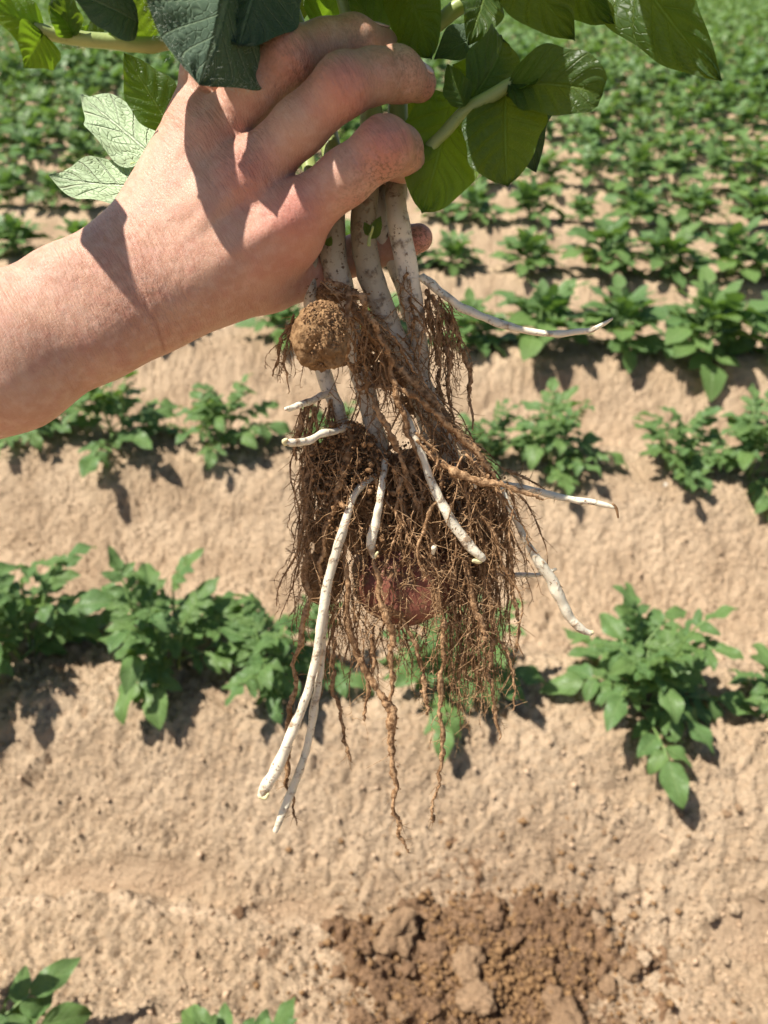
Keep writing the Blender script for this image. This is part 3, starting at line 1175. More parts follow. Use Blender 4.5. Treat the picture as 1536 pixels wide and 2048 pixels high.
# wrist folds across the arm
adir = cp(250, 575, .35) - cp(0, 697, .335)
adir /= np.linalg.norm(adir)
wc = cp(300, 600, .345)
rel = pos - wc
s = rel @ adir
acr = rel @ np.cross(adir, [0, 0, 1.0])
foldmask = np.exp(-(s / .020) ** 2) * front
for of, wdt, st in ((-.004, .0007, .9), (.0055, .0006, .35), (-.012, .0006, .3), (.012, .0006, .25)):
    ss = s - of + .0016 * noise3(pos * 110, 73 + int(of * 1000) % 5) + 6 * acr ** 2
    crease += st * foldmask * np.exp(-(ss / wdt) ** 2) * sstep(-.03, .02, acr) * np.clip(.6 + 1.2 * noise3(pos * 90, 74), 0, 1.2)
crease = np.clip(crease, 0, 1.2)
pos = pos - NRM * (crease * .00060)[:, None]
wr_at = np.zeros(len(pos))
red = np.zeros(len(pos))
for c, r, wv, rv in (((496, 352, .331), .016, 1.0, .75), ((588, 432, .333), .017, .5, .85), ((430, 270, .336), .014, .9, .35), ((376, 232, .341), .012, .8, .35),
                     ((768, 290, .316), .014, 1.0, .9), ((690, 170, .311), .014, 1.0, .8), ((580, 112, .32), .014, 1.0, .55), ((300, 600, .337), .03, .8, .1),
                     ((230, 560, .335), .045, .55, 0.05), ((838, 478, .377), .012, .2, .9), ((790, 300, .33), .011, .2, .7), ((850, 170, .343), .010, .2, .7), ((620, 500, .343), .03, .1, .5)):
    gq = np.exp(-((pos - cp(*c)) ** 2).sum(1) / r ** 2)
    wr_at = np.maximum(wr_at, gq * wv)
    red = np.maximum(red, gq * rv)
pos = pos + NRM * (wr_at * .00022 * noise3(pos * 420, 75) + .0002 * noise3(pos * 70, 76))[:, None]
# forearm flesh is a little uneven
pos = pos + NRM * (.0006 * noise3(pos * 30, 77))[:, None]
dirt = np.zeros(len(pos))
for c, r, v in (((770, 350, .325), .012, .9), ((820, 300, .335), .010, .9), ((800, 130, .329), .013, .75), ((845, 170, .342), .011, .8), ((730, 395, .33), .012, .6), ((700, 70, .336), .016, .4),
                ((845, 480, .38), .011, .9), ((745, 130, .32), .012, .4), ((570, 100, .32), .02, .25)):
    dirt = np.maximum(dirt, v * np.exp(-((pos - cp(*c)) ** 2).sum(1) / r ** 2))
arm_uv = np.stack([(pos - wc) @ adir, (pos - wc) @ np.cross(adir, [0, 0, 1.0]), pos[:, 2]], -1)
world = CAM + pos[:, :1] * RIGHT + pos[:, 1:2] * UP + pos[:, 2:] * FWD
# camera frame (right, up, forward) is left-handed: flip the faces
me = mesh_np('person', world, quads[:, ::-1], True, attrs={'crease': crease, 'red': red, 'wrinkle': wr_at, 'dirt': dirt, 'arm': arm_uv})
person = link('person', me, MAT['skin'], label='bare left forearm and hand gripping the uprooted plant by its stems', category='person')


def c2w(q):
    q = np.asarray(q, float)
    return CAM + q[..., :1] * RIGHT + q[..., 1:2] * UP + q[..., 2:] * FWD


# fingernails: curved plates set on the tips
def nail(ch, out_dir, wid, ln, back=.35):
    a, b = cp(*ch[-2][:3]), cp(*ch[-1][:3])
    ax = (b - a) / np.linalg.norm(b - a)
    od = np.asarray(out_dir, float)
    od = od - ax * (od @ ax)
    od /= np.linalg.norm(od)
    sd2 = np.cross(ax, od)
    rr = ch[-1][3] / 1000
    u = np.linspace(-.5, .5, 9)
    v = np.linspace(-1, 1, 11)
    U, V2 = [q.ravel() for q in np.meshgrid(u, v, indexing='ij')]
    tap = 1 - .35 * np.clip(np.abs(U) * 2, 0, 1) ** 4
    ang = V2 * wid / rr * tap
    rad = (rr + (ch[-2][3] / 1000 - rr) * .25) * 1.02 + .0004 - .0012 * np.clip(U, 0, 1)
    pts = b + ax * (U * ln - ln * back)[:, None] + od * (np.cos(ang) * rad)[:, None] + sd2 * (np.sin(ang) * rad)[:, None]
    i = (np.arange(8)[:, None] * 11 + np.arange(10)[None, :]).ravel()
    me = mesh_np('fingernail', c2w(pts), np.stack([i, i + 11, i + 12, i + 1], -1), True)
    o = link('fingernail', me, MAT['nail'], person)
    md = o.modifiers.new('thickness', 'SOLIDIFY')
    md.thickness = .0005
    return o


nail(MIDDLE, (.75, .65, .1), .0052, .011)
nail(RING, (.45, .85, .1), .0050, .0105)
nail(INDEX, (.2, -.2, 1), .005, .011)
nail(PINKY, (.2, 1, .3), .004, .009)

# fine arm hair
hb = Bag()
sel = rng.choice(len(pos), 700, replace=False)
for i in sel:
    x0, y0 = arm_uv[i, 0], arm_uv[i, 1]
    if NRM[i, 2] > .3 or x0 > .0 or rng.random() < .25:
        continue
    p0 = pos[i]
    t = adir * rng.uniform(.5, 1.0) + np.cross(adir, [0, 0, 1.0]) * rng.uniform(-.6, .6)
    t = t - NRM[i] * (t @ NRM[i])
    t /= np.linalg.norm(t)
    L = rng.uniform(.002, .0055)
    pts = np.array([p0, p0 + t * L * .5 + NRM[i] * L * .22, p0 + t * L + NRM[i] * L * .26])
    V, Q, T, _a = tube_arrays(c2w(pts), np.array([.000024, .00002, .000008]), 3, cap=False)
    hb.add(V, Q)
link('arm_hair', hb.mesh('arm_hair'), MAT['hair'], person, kind='stuff')

# ------------------------------------------------------------------ the uprooted plant
plant = link('uprooted_potato_plant', None, label='uprooted potato plant with soil clad roots and a red tuber, held in the fist', category='plant')


def WP(q):
    """rows (px, py, depth offset in metres) -> world points on the hanging plant"""
    q = np.asarray(q, float)
    return P(q[:, 0], q[:, 1], plant_depth(q[:, 1]) + q[:, 2])


def stalk(name, rows, mat, n=60, sides=16, lump=.05, seed=0, label=None, wob=0, parent=None):
    """rows (px, py, depth offset, diameter px)"""
    r = spline(rows, n)
    w3 = WP(r[:, :3])
    D = plant_depth(r[:, 1]) + r[:, 2]
    rad = np.maximum(r[:, 3], 1) * (.5 if name == 'petiole' else (.39 if name == 'stolon' else .43)) / FPX * D
    rad = rad * (1 + lump * noise2(np.linspace(0, n / 5, n), np.full(n, seed * 3.7), seed))
    V, Q, T, al = tube_arrays(w3, rad, sides)
    V = V + .0006 * np.stack([noise3(V * 160, seed + a) for a in range(3)], -1)
    o = link(name, mesh_np(name, V, [Q, T], True, attrs={'along': al}), mat, parent or plant)
    if label:
        o['label'] = label
    return o


STEMS = [
    [(628, 395, -.004, 34), (622, 480, -.004, 34), (620, 580, -.004, 33), (632, 680, 0, 34), (652, 760, .0, 38), (672, 810, 0, 34), (694, 862, .002, 28)],
    [(672, 360, -.002, 56), (666, 450, -.002, 58), (668, 520, -.002, 62), (686, 590, .0, 60), (705, 690, .002, 54), (726, 760, .002, 48), (748, 850, .002, 44), (768, 910, .004, 36)],
    [(745, 300, -.004, 56), (728, 420, -.004, 60), (730, 500, -.004, 60), (747, 570, -.002, 58), (776, 645, 0, 56), (806, 705, .002, 54), (836, 765, .004, 58), (868, 850, .004, 72), (900, 940, .006, 62), (925, 1010, .008, 48), (945, 1060, .010, 36)],
    [(795, 290, .0, 50), (792, 380, -.002, 50), (797, 450, -.002, 52), (814, 540, -.001, 50), (828, 620, .0, 46), (838, 700, .004, 42), (846, 770, .008, 38)],
    [(760, 320, .006, 40), (755, 420, .006, 40), (770, 480, .010, 40), (800, 560, .012, 36), (818, 640, .012, 30)],
]
for i, s in enumerate(STEMS):
    stalk('stem', s, MAT['stem'], 70, 18, .06, i)
# above the fist the stems go on up, green
for i, s in enumerate([[(745, 300, -.004, 56), (735, 150, .0, 46), (690, 0, .0, 42), (640, -200, -.005, 38), (600, -420, -.01, 30)],
                       [(795, 290, 0, 50), (800, 150, .004, 42), (850, 40, .004, 40), (900, -120, .004, 36), (960, -380, .0, 28)],
                       [(672, 360, -.002, 50), (640, 180, .012, 44), (590, 40, .012, 40), (520, -160, .0, 36), (470, -400, -.01, 28)],
                       [(628, 395, -.004, 34), (600, 230, .014, 34), (540, 90, .012, 32), (430, 40, -.01, 30)]]):
    stalk('stem', s, MAT['petiole'], 40, 14, .04, 20 + i)
PET = [[(430, 60, -.018, 30), (300, 90, -.034, 30), (200, 80, -.042, 29), (110, 68, -.046, 28), (50, 50, -.05, 26), (-40, 25, -.055, 22), (-160, -10, -.06, 16)],
       [(800, 370, .002, 26), (842, 322, -.004, 26), (880, 272, -.010, 24), (940, 215, -.016, 24), (1000, 180, -.02, 26), (1035, 162, -.022, 20)],
       [(852, 75, .0, 26), (890, 35, -.004, 30), (950, -10, -.01, 28), (1060, -90, -.015, 22)],
       [(600, -420, -.01, 18), (420, -440, -.02, 16), (250, -400, -.03, 12)],
       [(640, -200, -.005, 22), (500, -230, -.03, 18), (330, -200, -.05, 14)],
       [(900, -120, .004, 22), (1100, -180, .0, 18), (1300, -130, -.005, 12)],
       [(640, 180, .012, 18), (450, 330, .022, 14), (330, 330, .016, 12), (262, 330, .012, 9)]]
for i, s in enumerate(PET):
    stalk('petiole', s, MAT['petiole'], 44, 12, .05, 30 + i)

STOLONS = [
    [(842, 552, .0, 22), (900, 600, -.004, 21), (960, 632, -.008, 20), (1030, 655, -.012, 19), (1100, 668, -.014, 18), (1170, 662, -.016, 15), (1205, 650, -.016, 11), (1224, 638, -.016, 6)],
    [(696, 856, -.006, 20), (675, 862, -.020, 18), (650, 866, -.032, 19), (625, 878, -.040, 19), (600, 884, -.046, 19), (578, 886, -.050, 19), (571, 884, -.050, 12)],
    [(662, 785, -.002, 14), (640, 794, -.016, 18), (610, 806, -.028, 18), (585, 815, -.036, 17), (570, 817, -.040, 9)],
    [(770, 918, -.012, 16), (765, 960, -.018, 18), (760, 1000, -.022, 21), (752, 1042, -.024, 24), (742, 1080, -.026, 26), (744, 1100, -.026, 20), (749, 1116, -.027, 9)],
    [(765, 950, -.008, 18), (735, 962, -.013, 19), (707, 992, -.017, 21), (690, 1045, -.021, 22), (672, 1105, -.023, 24), (655, 1165, -.024, 26), (644, 1235, -.025, 25), (630, 1325, -.026, 22), (612, 1395, -.027, 25), (585, 1462, -.027, 27),
     (556, 1530, -.028, 30), (530, 1578, -.028, 31), (521, 1593, -.028, 18)],
    [(652, 1190, -.018, 16), (646, 1260, -.019, 20), (640, 1350, -.020, 20), (628, 1420, -.02, 20), (612, 1500, -.02, 20), (588, 1568, -.021, 22), (566, 1625, -.022, 21), (552, 1658, -.022, 17), (549, 1664, -.022, 8)],
    [(790, 800, -.012, 14), (812, 832, -.016, 18), (838, 890, -.02, 19), (858, 950, -.022, 22), (885, 1010, -.024, 26), (915, 1060, -.026, 27), (945, 1097, -.027, 25), (962, 1112, -.027, 22), (966, 1120, -.027, 14)],
    [(905, 872, -.006, 14), (935, 905, -.009, 18), (968, 940, -.012, 17), (1000, 975, -.013, 15), (1022, 1020, -.014, 16), (1048, 1075, -.015, 18), (1072, 1115, -.015, 22), (1098, 1152, -.016, 29), (1120, 1195, -.016, 28), (1138, 1232, -.016, 25),
     (1160, 1256, -.016, 21), (1182, 1268, -.016, 13)],
    [(985, 962, -.003, 12), (1030, 972, -.003, 16), (1080, 984, -.004, 18), (1130, 997, -.004, 20), (1180, 1004, -.005, 16), (1215, 1010, -.005, 14), (1226, 1013, -.005, 9)],
    [(965, 1146, .004, 12), (1010, 1150, .004, 12), (1060, 1151, .003, 12), (1095, 1146, .003, 11), (1113, 1139, .003, 8)],
]
SOBJ = []
for i, s in enumerate(STOLONS):
    SOBJ.append(stalk('stolon', s, MAT['stolon'], 80, 12, .14, 50 + i))
# hooked yellowish buds and dry tips
for i, (s, mt) in enumerate([([(966, 1116, -.027, 16), (958, 1124, -.028, 14), (946, 1121, -.029, 8)], 'bud'), ([(572, 884, -.050, 17), (568, 880, -.051, 12), (574, 876, -.052, 6)], 'bud'),
                             ([(1224, 1012, -.005, 9), (1232, 1018, -.005, 8), (1236, 1036, -.005, 5)], 'crumb'), ([(522, 1590, -.028, 22), (532, 1594, -.03, 12), (538, 1586, -.031, 5)], 'bud'),
                             ([(1180, 1267, -.016, 15), (1188, 1264, -.016, 9)], 'bud'), ([(748, 1112, -.027, 13), (754, 1104, -.028, 6)], 'bud'),
                             ([(866, 1108, -.026, 8), (868, 1096, -.028, 12), (872, 1092, -.028, 6)], 'stolon'), ([(952, 976, -.022, 6), (950, 968, -.022, 9), (949, 962, -.022, 6)], 'stolon')]):
    stalk('bud', s, MAT[mt], 12, 8, .05, 80 + i, parent=SOBJ[(6, 1, 8, 4, 7, 3, 6, 6)[i]])


# tubers and caked soil
def lump_obj(name, px, py, dD, rx, ry, rz, mat, seed, a1=.10, a2=.05, a3=.02, sub=ICO4, label=None, rot=0.0):
    v, f = sub
    n = a1 * noise3(v * 1.3 + seed, seed) + a2 * noise3(v * 3.2 + seed, seed + 1) + a3 * noise3(v * 9 + seed, seed + 2) + a3 * .6 * noise3(v * 22 + seed, seed + 4)
    D = float(plant_depth(py)) + dD
    k = D / FPX
    q = v * (1 + n)[:, None]
    cr, sr = math.cos(rot), math.sin(rot)
    q = np.stack([q[:, 0] * rx, q[:, 1] * ry, q[:, 2] * rz], -1) * k
    q = np.stack([q[:, 0] * cr - q[:, 1] * sr, q[:, 0] * sr + q[:, 1] * cr, q[:, 2]], -1)
    W = P(px, py, D) + q[:, :1] * RIGHT + q[:, 1:2] * UP + q[:, 2:] * FWD
    o = link(name, mesh_np(name, W, f[:, ::-1], True), mat, plant)
    if label:
        o['label'] = label
    return o


lump_obj('tuber', 812, 1160, .010, 108, 88, 85, MAT['tuber'], 3, .16, .05, .012, label='red skinned tuber behind the roots')
lump_obj('tuber', 908, 1170, .012, 52, 44, 45, MAT['tuber'], 5, .08, .02, .006, label='small red tuber at the right of the large one')
lump_obj('tuber', 648, 1150, .004, 42, 56, 42, MAT['clod'], 7, .12, .06, .03, label='young tuber coated in brown soil at the left of the roots')
lump_obj('tuber', 642, 670, -.040, 52, 69, 50, MAT['clod'], 9, .24, .13, .06, sub=ICO5, label='round young tuber caked in brown soil just under the fist')

for i, (px, py, dD, rx, ry) in enumerate([(688, 905, .004, 52, 48), (672, 965, .003, 44, 44), (722, 950, .006, 46, 50), (800, 960, .010, 80, 60), (745, 1010, .012, 60, 50), (720, 700, .002, 30, 40),
                                          (780, 745, .004, 44, 30), (850, 800, .012, 40, 34), (940, 960, .006, 44, 40), (965, 1060, .010, 34, 60), (700, 1040, .006, 50, 50), (850, 1010, .004, 60, 45), (790, 1075, .004, 90, 36), (930, 1130, .012, 46, 50), (660, 1060, .004, 34, 46), (676, 588, -.004, 44, 15), (900, 1090, .014, 50, 50)]):
    lump_obj('soil_clump', px, py, dD, rx, ry, min(rx, ry) * .7, MAT['crumb'], 200 + i * 7, .25, .28, .22, sub=ICO4)

# ---- roots
roots_main = [
    [(628, 890, -.008, 10), (614, 960, -.01, 13), (616, 1050, -.012, 12), (612, 1120, -.012, 14), (616, 1200, -.014, 12), (600, 1275, -.016, 11), (588, 1370, -.016, 10), (578, 1450, -.016, 14), (574, 1520, -.017, 12), (580, 1590, -.017, 6), (594, 1650, -.017, 2)],
    [(690, 1080, -.018, 9), (694, 1170, -.02, 12), (702, 1270, -.02, 15), (728, 1335, -.02, 14), (760, 1385, -.02, 17), (783, 1420, -.02, 20), (783, 1480, -.02, 16), (788, 1560, -.02, 11), (792, 1630, -.02, 9), (802, 1675, -.02, 8), (816, 1706, -.02, 4)],
    [(878, 1180, -.016, 10), (886, 1260, -.016, 10), (884, 1340, -.016, 11), (880, 1420, -.016, 10), (888, 1490, -.016, 9), (878, 1560, -.016, 7), (866, 1615, -.016, 6), (862, 1642, -.016, 9)],
    [(662, 1210, -.010, 7), (668, 1290, -.011, 7), (668, 1370, -.012, 8), (682, 1440, -.012, 8), (703, 1522, -.012, 5)],
    [(750, 1120, -.024, 8), (762, 1200, -.026, 12), (782, 1270, -.026, 13), (786, 1340, -.024, 10), (780, 1400, -.022, 7)],
    [(800, 1220, -.016, 8), (836, 1290, -.016, 9), (846, 1350, -.016, 10), (856, 1400, -.016, 10), (858, 1430, -.016, 5)],
    [(930, 1120, -.02, 9), (950, 1200, -.022, 13), (964, 1260, -.022, 11), (960, 1300, -.022, 4)],
    [(970, 1160, -.008, 8), (984, 1250, -.008, 9), (978, 1330, -.008, 10), (990, 1400, -.008, 8), (1000, 1480, -.008, 4)],
    [(1010, 1080, -.006, 7), (1022, 1160, -.006, 7), (1034, 1230, -.006, 8), (1030, 1300, -.006, 5)],
    [(985, 1250, -.01, 6), (1010, 1300, -.01, 7), (1028, 1350, -.01, 6), (1028, 1420, -.01, 3)],
    [(690, 590, -.012, 12), (730, 650, -.014, 16), (780, 720, -.016, 18), (840, 775, -.016, 18), (905, 850, -.016, 17), (955, 910, -.014, 15), (1000, 990, -.012, 12), (1020, 1080, -.01, 9), (1028, 1170, -.01, 5)],
    [(715, 775, -.016, 9), (770, 772, -.02, 13), (825, 790, -.022, 13), (880, 835, -.022, 13), (930, 880, -.02, 12), (975, 935, -.018, 10), (1010, 1000, -.016, 7)],
    [(660, 585, -.022, 8), (720, 592, -.024, 12), (745, 650, -.024, 13), (775, 700, -.022, 12), (790, 760, -.022, 12), (805, 830, -.022, 12), (835, 900, -.02, 11), (870, 990, -.018, 10), (900, 1060, -.016, 8), (920, 1120, -.014, 5)],
    [(862, 912, -.02, 10), (905, 940, -.024, 15), (950, 960, -.026, 16), (1000, 970, -.026, 14), (1050, 985, -.026, 10), (1090, 1000, -.026, 4)],
    [(853, 580, .0, 7), (880, 640, 0, 9), (898, 710, 0, 12), (902, 780, .0, 8), (905, 850, 0, 4)],
    [(862, 590, .002, 7), (905, 650, .002, 9), (932, 720, .002, 9), (938, 790, .002, 7), (942, 858, .002, 3)],
    [(850, 600, .004, 7), (872, 680, .004, 8), (880, 760, .004, 8), (886, 830, .004, 4)],
    [(612, 628, -.008, 7), (585, 645, -.01, 8), (562, 680, -.012, 7), (552, 720, -.012, 6), (548, 752, -.012, 3)],
    [(590, 640, -.01, 6), (572, 690, -.012, 6), (570, 740, -.012, 5), (578, 782, -.012, 2)],
    [(622, 798, -.004, 10), (600, 840, -.005, 12), (594, 880, -.006, 11), (592, 920, -.006, 5)],
    [(640, 800, -.004, 8), (622, 850, -.005, 9), (618, 905, -.006, 9), (622, 950, -.006, 5)],
    [(650, 560, -.018, 6), (700, 585, -.022, 14), (690, 640, -.026, 12), (696, 700, -.026, 10), (702, 740, -.024, 6)],
    [(735, 760, -.022, 8), (760, 830, -.024, 10), (790, 890, -.024, 11), (815, 960, -.022, 11), (850, 1040, -.02, 9), (870, 1120, -.018, 7), (880, 1200, -.016, 5)],
    [(700, 860, -.012, 12), (690, 930, -.016, 14), (672, 1000, -.018, 12), (650, 1080, -.018, 9), (632, 1160, -.018, 6)],
    [(745, 1270, -.018, 7), (748, 1330, -.018, 8), (732, 1390, -.016, 8), (725, 1440, -.016, 5)],
]
RP = []            # centre points along roots, for grains and root hairs: (px, py, dD, radius px)


def root_obj(rows, seed, mat=MAT['root'], lump=.55, sides=7):
    n = int(max(18, sum(math.dist(a[:2], b[:2]) for a, b in zip(rows[:-1], rows[1:])) / 6))
    r = spline(rows, n)
    t = np.linspace(0, n * 6 / 40, n)
    r[:, 0] += 9.0 * noise2(t, np.full(n, seed * 7.1), 1) + 3.0 * noise2(t * 4, np.full(n, seed * 3.1), 2)
    r[:, 2] += .002 * noise2(t, np.full(n, seed * 5.3), 3)
    RP.append(r)
    D = plant_depth(r[:, 1]) + r[:, 2]
    rad = np.maximum(r[:, 3], .8) * .5 / FPX * D * (1 + lump * noise2(t * 3.3, np.full(n, seed * 2.2), 4))
    V, Q, T, al = tube_arrays(WP(r[:, :3]), rad, sides)
    V = V + .0009 * np.stack([noise3(V * 420, seed + a) for a in range(3)], -1) * np.minimum(1, np.concatenate([np.repeat(rad, sides), [0, 0]]) / .0008)[:, None]
    o = link('root', mesh_np('root', V, [Q, T], True, attrs={'along': al}), mat, plant)
    return o


for i, s in enumerate(roots_main):
    root_obj(s, 100 + i)


# finer roots: grown from the crown, drawn down by gravity
def grow(x, y, dD, vx, vy, length, d0, seed, down=.06, wob=.35):
    n = int(length / 7) + 3
    rr = np.random.default_rng(seed)
    pts = []
    for i in range(n):
        pts.append((x, y, dD, d0 * (1 - .8 * i / n)))
        vx += rr.normal(0, wob * .27) + .07 * math.sin(i * .30 + seed)
        vx *= 1 - down
        vy += down * (1 - vy)
        s = 7 / max(.3, math.hypot(vx, vy))
        x += vx * s
        y += vy * s
        dD += rr.normal(0, .0006)
    return np.array(pts)


fine = []
sid = 0
cr_line = np.array([(640, 590), (700, 600), (745, 680), (790, 750), (850, 800), (900, 860), (960, 930), (1000, 990)], float)


def crown_pt(t):
    q = spline(cr_line, 50)
    return q[int(t * 49)]


for i in range(75):                       # along the slanting crown, falling right and down
    t = random.random()
    c0 = crown_pt(t)
    L = random.uniform(120, 380) * (1 - .35 * t)
    fine.append(grow(c0[0] + random.gauss(0, 14), c0[1] + random.gauss(0, 10), random.uniform(-.022, .012), random.uniform(.3, 1.0), random.uniform(.2, .9), L, random.uniform(2.5, 7), 1000 + i, down=.05))
for i in range(95):                      # curtain over and round the tuber
    x0 = random.uniform(612, 1000)
    y0 = random.uniform(860, 1010) + max(0, (x0 - 850)) * .5
    end = 1245 + random.gauss(0, 45)
    fine.append(grow(x0, y0, random.uniform(-.026, .0), random.uniform(-1.0, 1.0), .6, max(60, end - y0), random.choice([2, 2.5, 3, 4, 6, 9]), 2000 + i, down=.07))
for i in range(46):                       # right hand curtain
    x0 = random.uniform(930, 1018)
    y0 = random.uniform(960, 1120)
    fine.append(grow(x0, y0, random.uniform(-.014, .012), random.uniform(-.2, .3), .9, random.uniform(130, 330), random.uniform(2.5, 6.5), 3000 + i, down=.09))
for i in range(60):                       # dense tassel below the small tuber
    x0 = random.gauss(925, 22)
    y0 = random.uniform(1150, 1260)
    fine.append(grow(x0, y0, random.uniform(-.014, .014), random.uniform(-.15, .2), .9, random.uniform(120, 250), random.uniform(2, 4.5), 4000 + i, down=.1, wob=.25))
for cx, sp, y1, y2, n in ((775, 22, 1220, 1400, 20), (690, 18, 1180, 1370, 16), (612, 9, 900, 1290, 22), (845, 14, 1240, 1400, 8), (990, 16, 1200, 1440, 14), (715, 22, 1240, 1440, 10), (668, 6, 1240, 1430, 5)):
    for i in range(n):
        x0 = random.gauss(cx, sp)
        y0 = random.uniform(y1 - 60, y1 + 40)
        fine.append(grow(x0, y0, random.uniform(-.02, .004), random.uniform(-.25, .25), .9, random.uniform(.35, 1.0) * (y2 - y0), random.uniform(2, 5), 5000 + sid + i, down=.09))
    sid += 100
for i in range(26):                       # upper right tuft below the long stolon
    x0 = random.uniform(846, 905)
    fine.append(grow(x0, 560 + (x0 - 846) * .75 + random.uniform(0, 40), random.uniform(-.006, .008), random.uniform(.0, .5), .8, random.uniform(90, 280), random.uniform(2, 5.5), 6000 + i, down=.08))
for i in range(44):                       # matted over the buried stems
    st0 = STEMS[random.choice([1, 2, 2, 3])]
    q0 = spline(np.array(st0)[:, :3], 40)[random.randrange(16, 34)]
    fine.append(grow(q0[0] + random.gauss(0, 16), q0[1], q0[2] - .006 - random.uniform(0, .006), random.uniform(-.5, .9), .7, random.uniform(60, 190), random.choice([2, 3, 4, 6]), 6900 + i, down=.06))
for i in range(9):                        # left of the caked tuber
    fine.append(grow(random.uniform(580, 612), random.uniform(625, 665), -.012, random.uniform(-.8, -.1), .6, random.uniform(60, 130), random.uniform(2, 4.5), 6500 + i, down=.1))
for i in range(16):                       # under the short left stolons
    fine.append(grow(random.uniform(600, 672), random.uniform(795, 830), -.006, random.uniform(-.3, .1), .9, random.uniform(50, 130), random.uniform(2.5, 6), 6700 + i, down=.1))
for i, r in enumerate(fine):
    if i % 7 == 0:
        root_obj(r, 300 + i, lump=.6, sides=5)
fb = Bag()
for i, r in enumerate(fine):
    if i % 7 == 0:
        continue
    RP.append(r)
    n = len(r)
    D = plant_depth(r[:, 1]) + r[:, 2]
    t = np.arange(n) * .22
    rad = np.maximum(r[:, 3], .8) * .5 / FPX * D * (1 + .7 * noise2(t * 2.7, np.full(n, i * 1.3), 9))
    V, Q, T, al = tube_arrays(WP(r[:, :3]), rad, 5)
    fb.add(V, Q, T, al)
link('fine_root', fb.mesh('fine_root'), MAT['root'], plant, kind='stuff')

# root hairs: short branching threads off every root
hb = Bag()
grains = []
for r in RP:
    n = len(r)
    for i in range(1, n):
        k = 2 if r[i, 3] > 3 else 1
        for _ in range(k):
            if random.random() > .52:
                continue
            a = random.choice([-1, 1]) * random.uniform(.3, 1.5)
            tx, ty = r[i, 0] - r[i - 1, 0], r[i, 1] - r[i - 1, 1]
            m0 = math.hypot(tx, ty) + 1e-6
            tx, ty = tx / m0, ty / m0
            dx, dy = tx * math.cos(a) - ty * math.sin(a), tx * math.sin(a) + ty * math.cos(a)
            L = random.choice([6, 8, 10, 14, 22]) * random.uniform(.6, 1.4)
            q = [(r[i, 0], r[i, 1], r[i, 2])]
            dd = random.uniform(-.0022, .0016)
            for s in range(3):
                dx += random.gauss(0, .3)
                dy += random.gauss(.08, .3)
                q.append((q[-1][0] + dx * L / 3, q[-1][1] + dy * L / 3, q[-1][2] + dd / 3 * L / 8))
            q = np.array(q)
            w0 = random.uniform(.00013, .00032)
            V, Q, T, al = tube_arrays(WP(q), np.linspace(w0, w0 * .45, 4), 3, cap=False)
            hb.add(V, Q, None, al)
        if random.random() < .75:
            g0 = max(1.0, r[i, 3] * .55)
            for _ in range(2 if r[i, 3] > 4 else 1):
                grains.append((r[i, 0] + random.gauss(0, g0 * .8), r[i, 1] + random.gauss(0, 3), r[i, 2] - random.uniform(0, g0) * .0002, random.uniform(.8, 2.6) * (1 + .05 * r[i, 3])))
# long loose threads over the tuber
for i in range(120):
    x0, y0 = random.uniform(640, 980), random.uniform(900, 1260)
    g = grow(x0, y0, random.uniform(-.03, -.012), random.uniform(-1, 1), random.uniform(-.2, 1), random.uniform(30, 110), 1.6, 8000 + i, down=.03, wob=.8)
    D = plant_depth(g[:, 1]) + g[:, 2]
    V, Q, T, al = tube_arrays(WP(g[:, :3]), np.maximum(g[:, 3], .7) * .5 / FPX * D, 4, cap=False)
    hb.add(V, Q, None, al)
link('root_hair', hb.mesh('root_hair'), MAT['rootlet'], plant, kind='stuff')

# soil crumbs clinging to the roots
for i in range(900):
    a, r0 = random.uniform(0, 6.28), math.sqrt(random.random())
    grains.append((690 + 72 * r0 * math.cos(a), 925 + 85 * r0 * math.sin(a), random.uniform(-.018, .008), random.choice([2, 3, 4, 6, 8]) * random.uniform(.6, 1.3)))
for i in range(800):
    a, r0 = random.uniform(0, 6.28), math.sqrt(random.random())
    grains.append((800 + 120 * r0 * math.cos(a), 985 + 90 * r0 * math.sin(a), random.uniform(-.016, .012), random.choice([2, 3, 4, 6]) * random.uniform(.6, 1.4)))
for i in range(2600):
    a, r0 = random.uniform(0, 6.28), math.sqrt(random.random())
    cx0, cy0, ex, ey = random.choice([(690, 915, 70, 70), (690, 915, 70, 70), (800, 950, 90, 70), (760, 1010, 90, 70), (860, 1040, 80, 80), (660, 1000, 46, 80), (820, 1100, 120, 50), (940, 970, 50, 30), (965, 1080, 50, 80)])
    grains.append((cx0 + ex * r0 * math.cos(a), cy0 + ey * r0 * math.sin(a), random.uniform(-.022, -.002), random.choice([1.5, 2, 2, 3, 4, 5, 9]) * random.uniform(.6, 1.3)))
for i in range(420):
    t = random.random()
    c0 = crown_pt(t)
    grains.append((c0[0] + random.gauss(0, 16), c0[1] + random.gauss(0, 14), random.uniform(-.02, .01), random.uniform(1.5, 5)))
for i in range(260):
    a = random.uniform(0, 6.28)
    grains.append((668 + random.gauss(0, 28), 583 + random.gauss(0, 7), random.uniform(-.022, -.006), random.uniform(1.2, 4)))
for i in range(900):
    u, a = random.uniform(-.1, 1), random.uniform(0, 6.28)
    rr_ = math.sqrt(max(0, 1 - u * u))
    grains.append((642 + 51 * rr_ * math.cos(a), 670 + 67 * rr_ * math.sin(a), -.040 - 51 * u * .36 / FPX * 1.0, random.choice([1.5, 2, 2, 3, 4, 6]) * random.uniform(.7, 1.3)))
gv, gf = ICO1
gr = np.array(grains)
N = len(gr)
Dg = plant_depth(gr[:, 1]) + gr[:, 2]
cen = P(gr[:, 0], gr[:, 1], Dg)
rad = gr[:, 3] * .5 / FPX * Dg
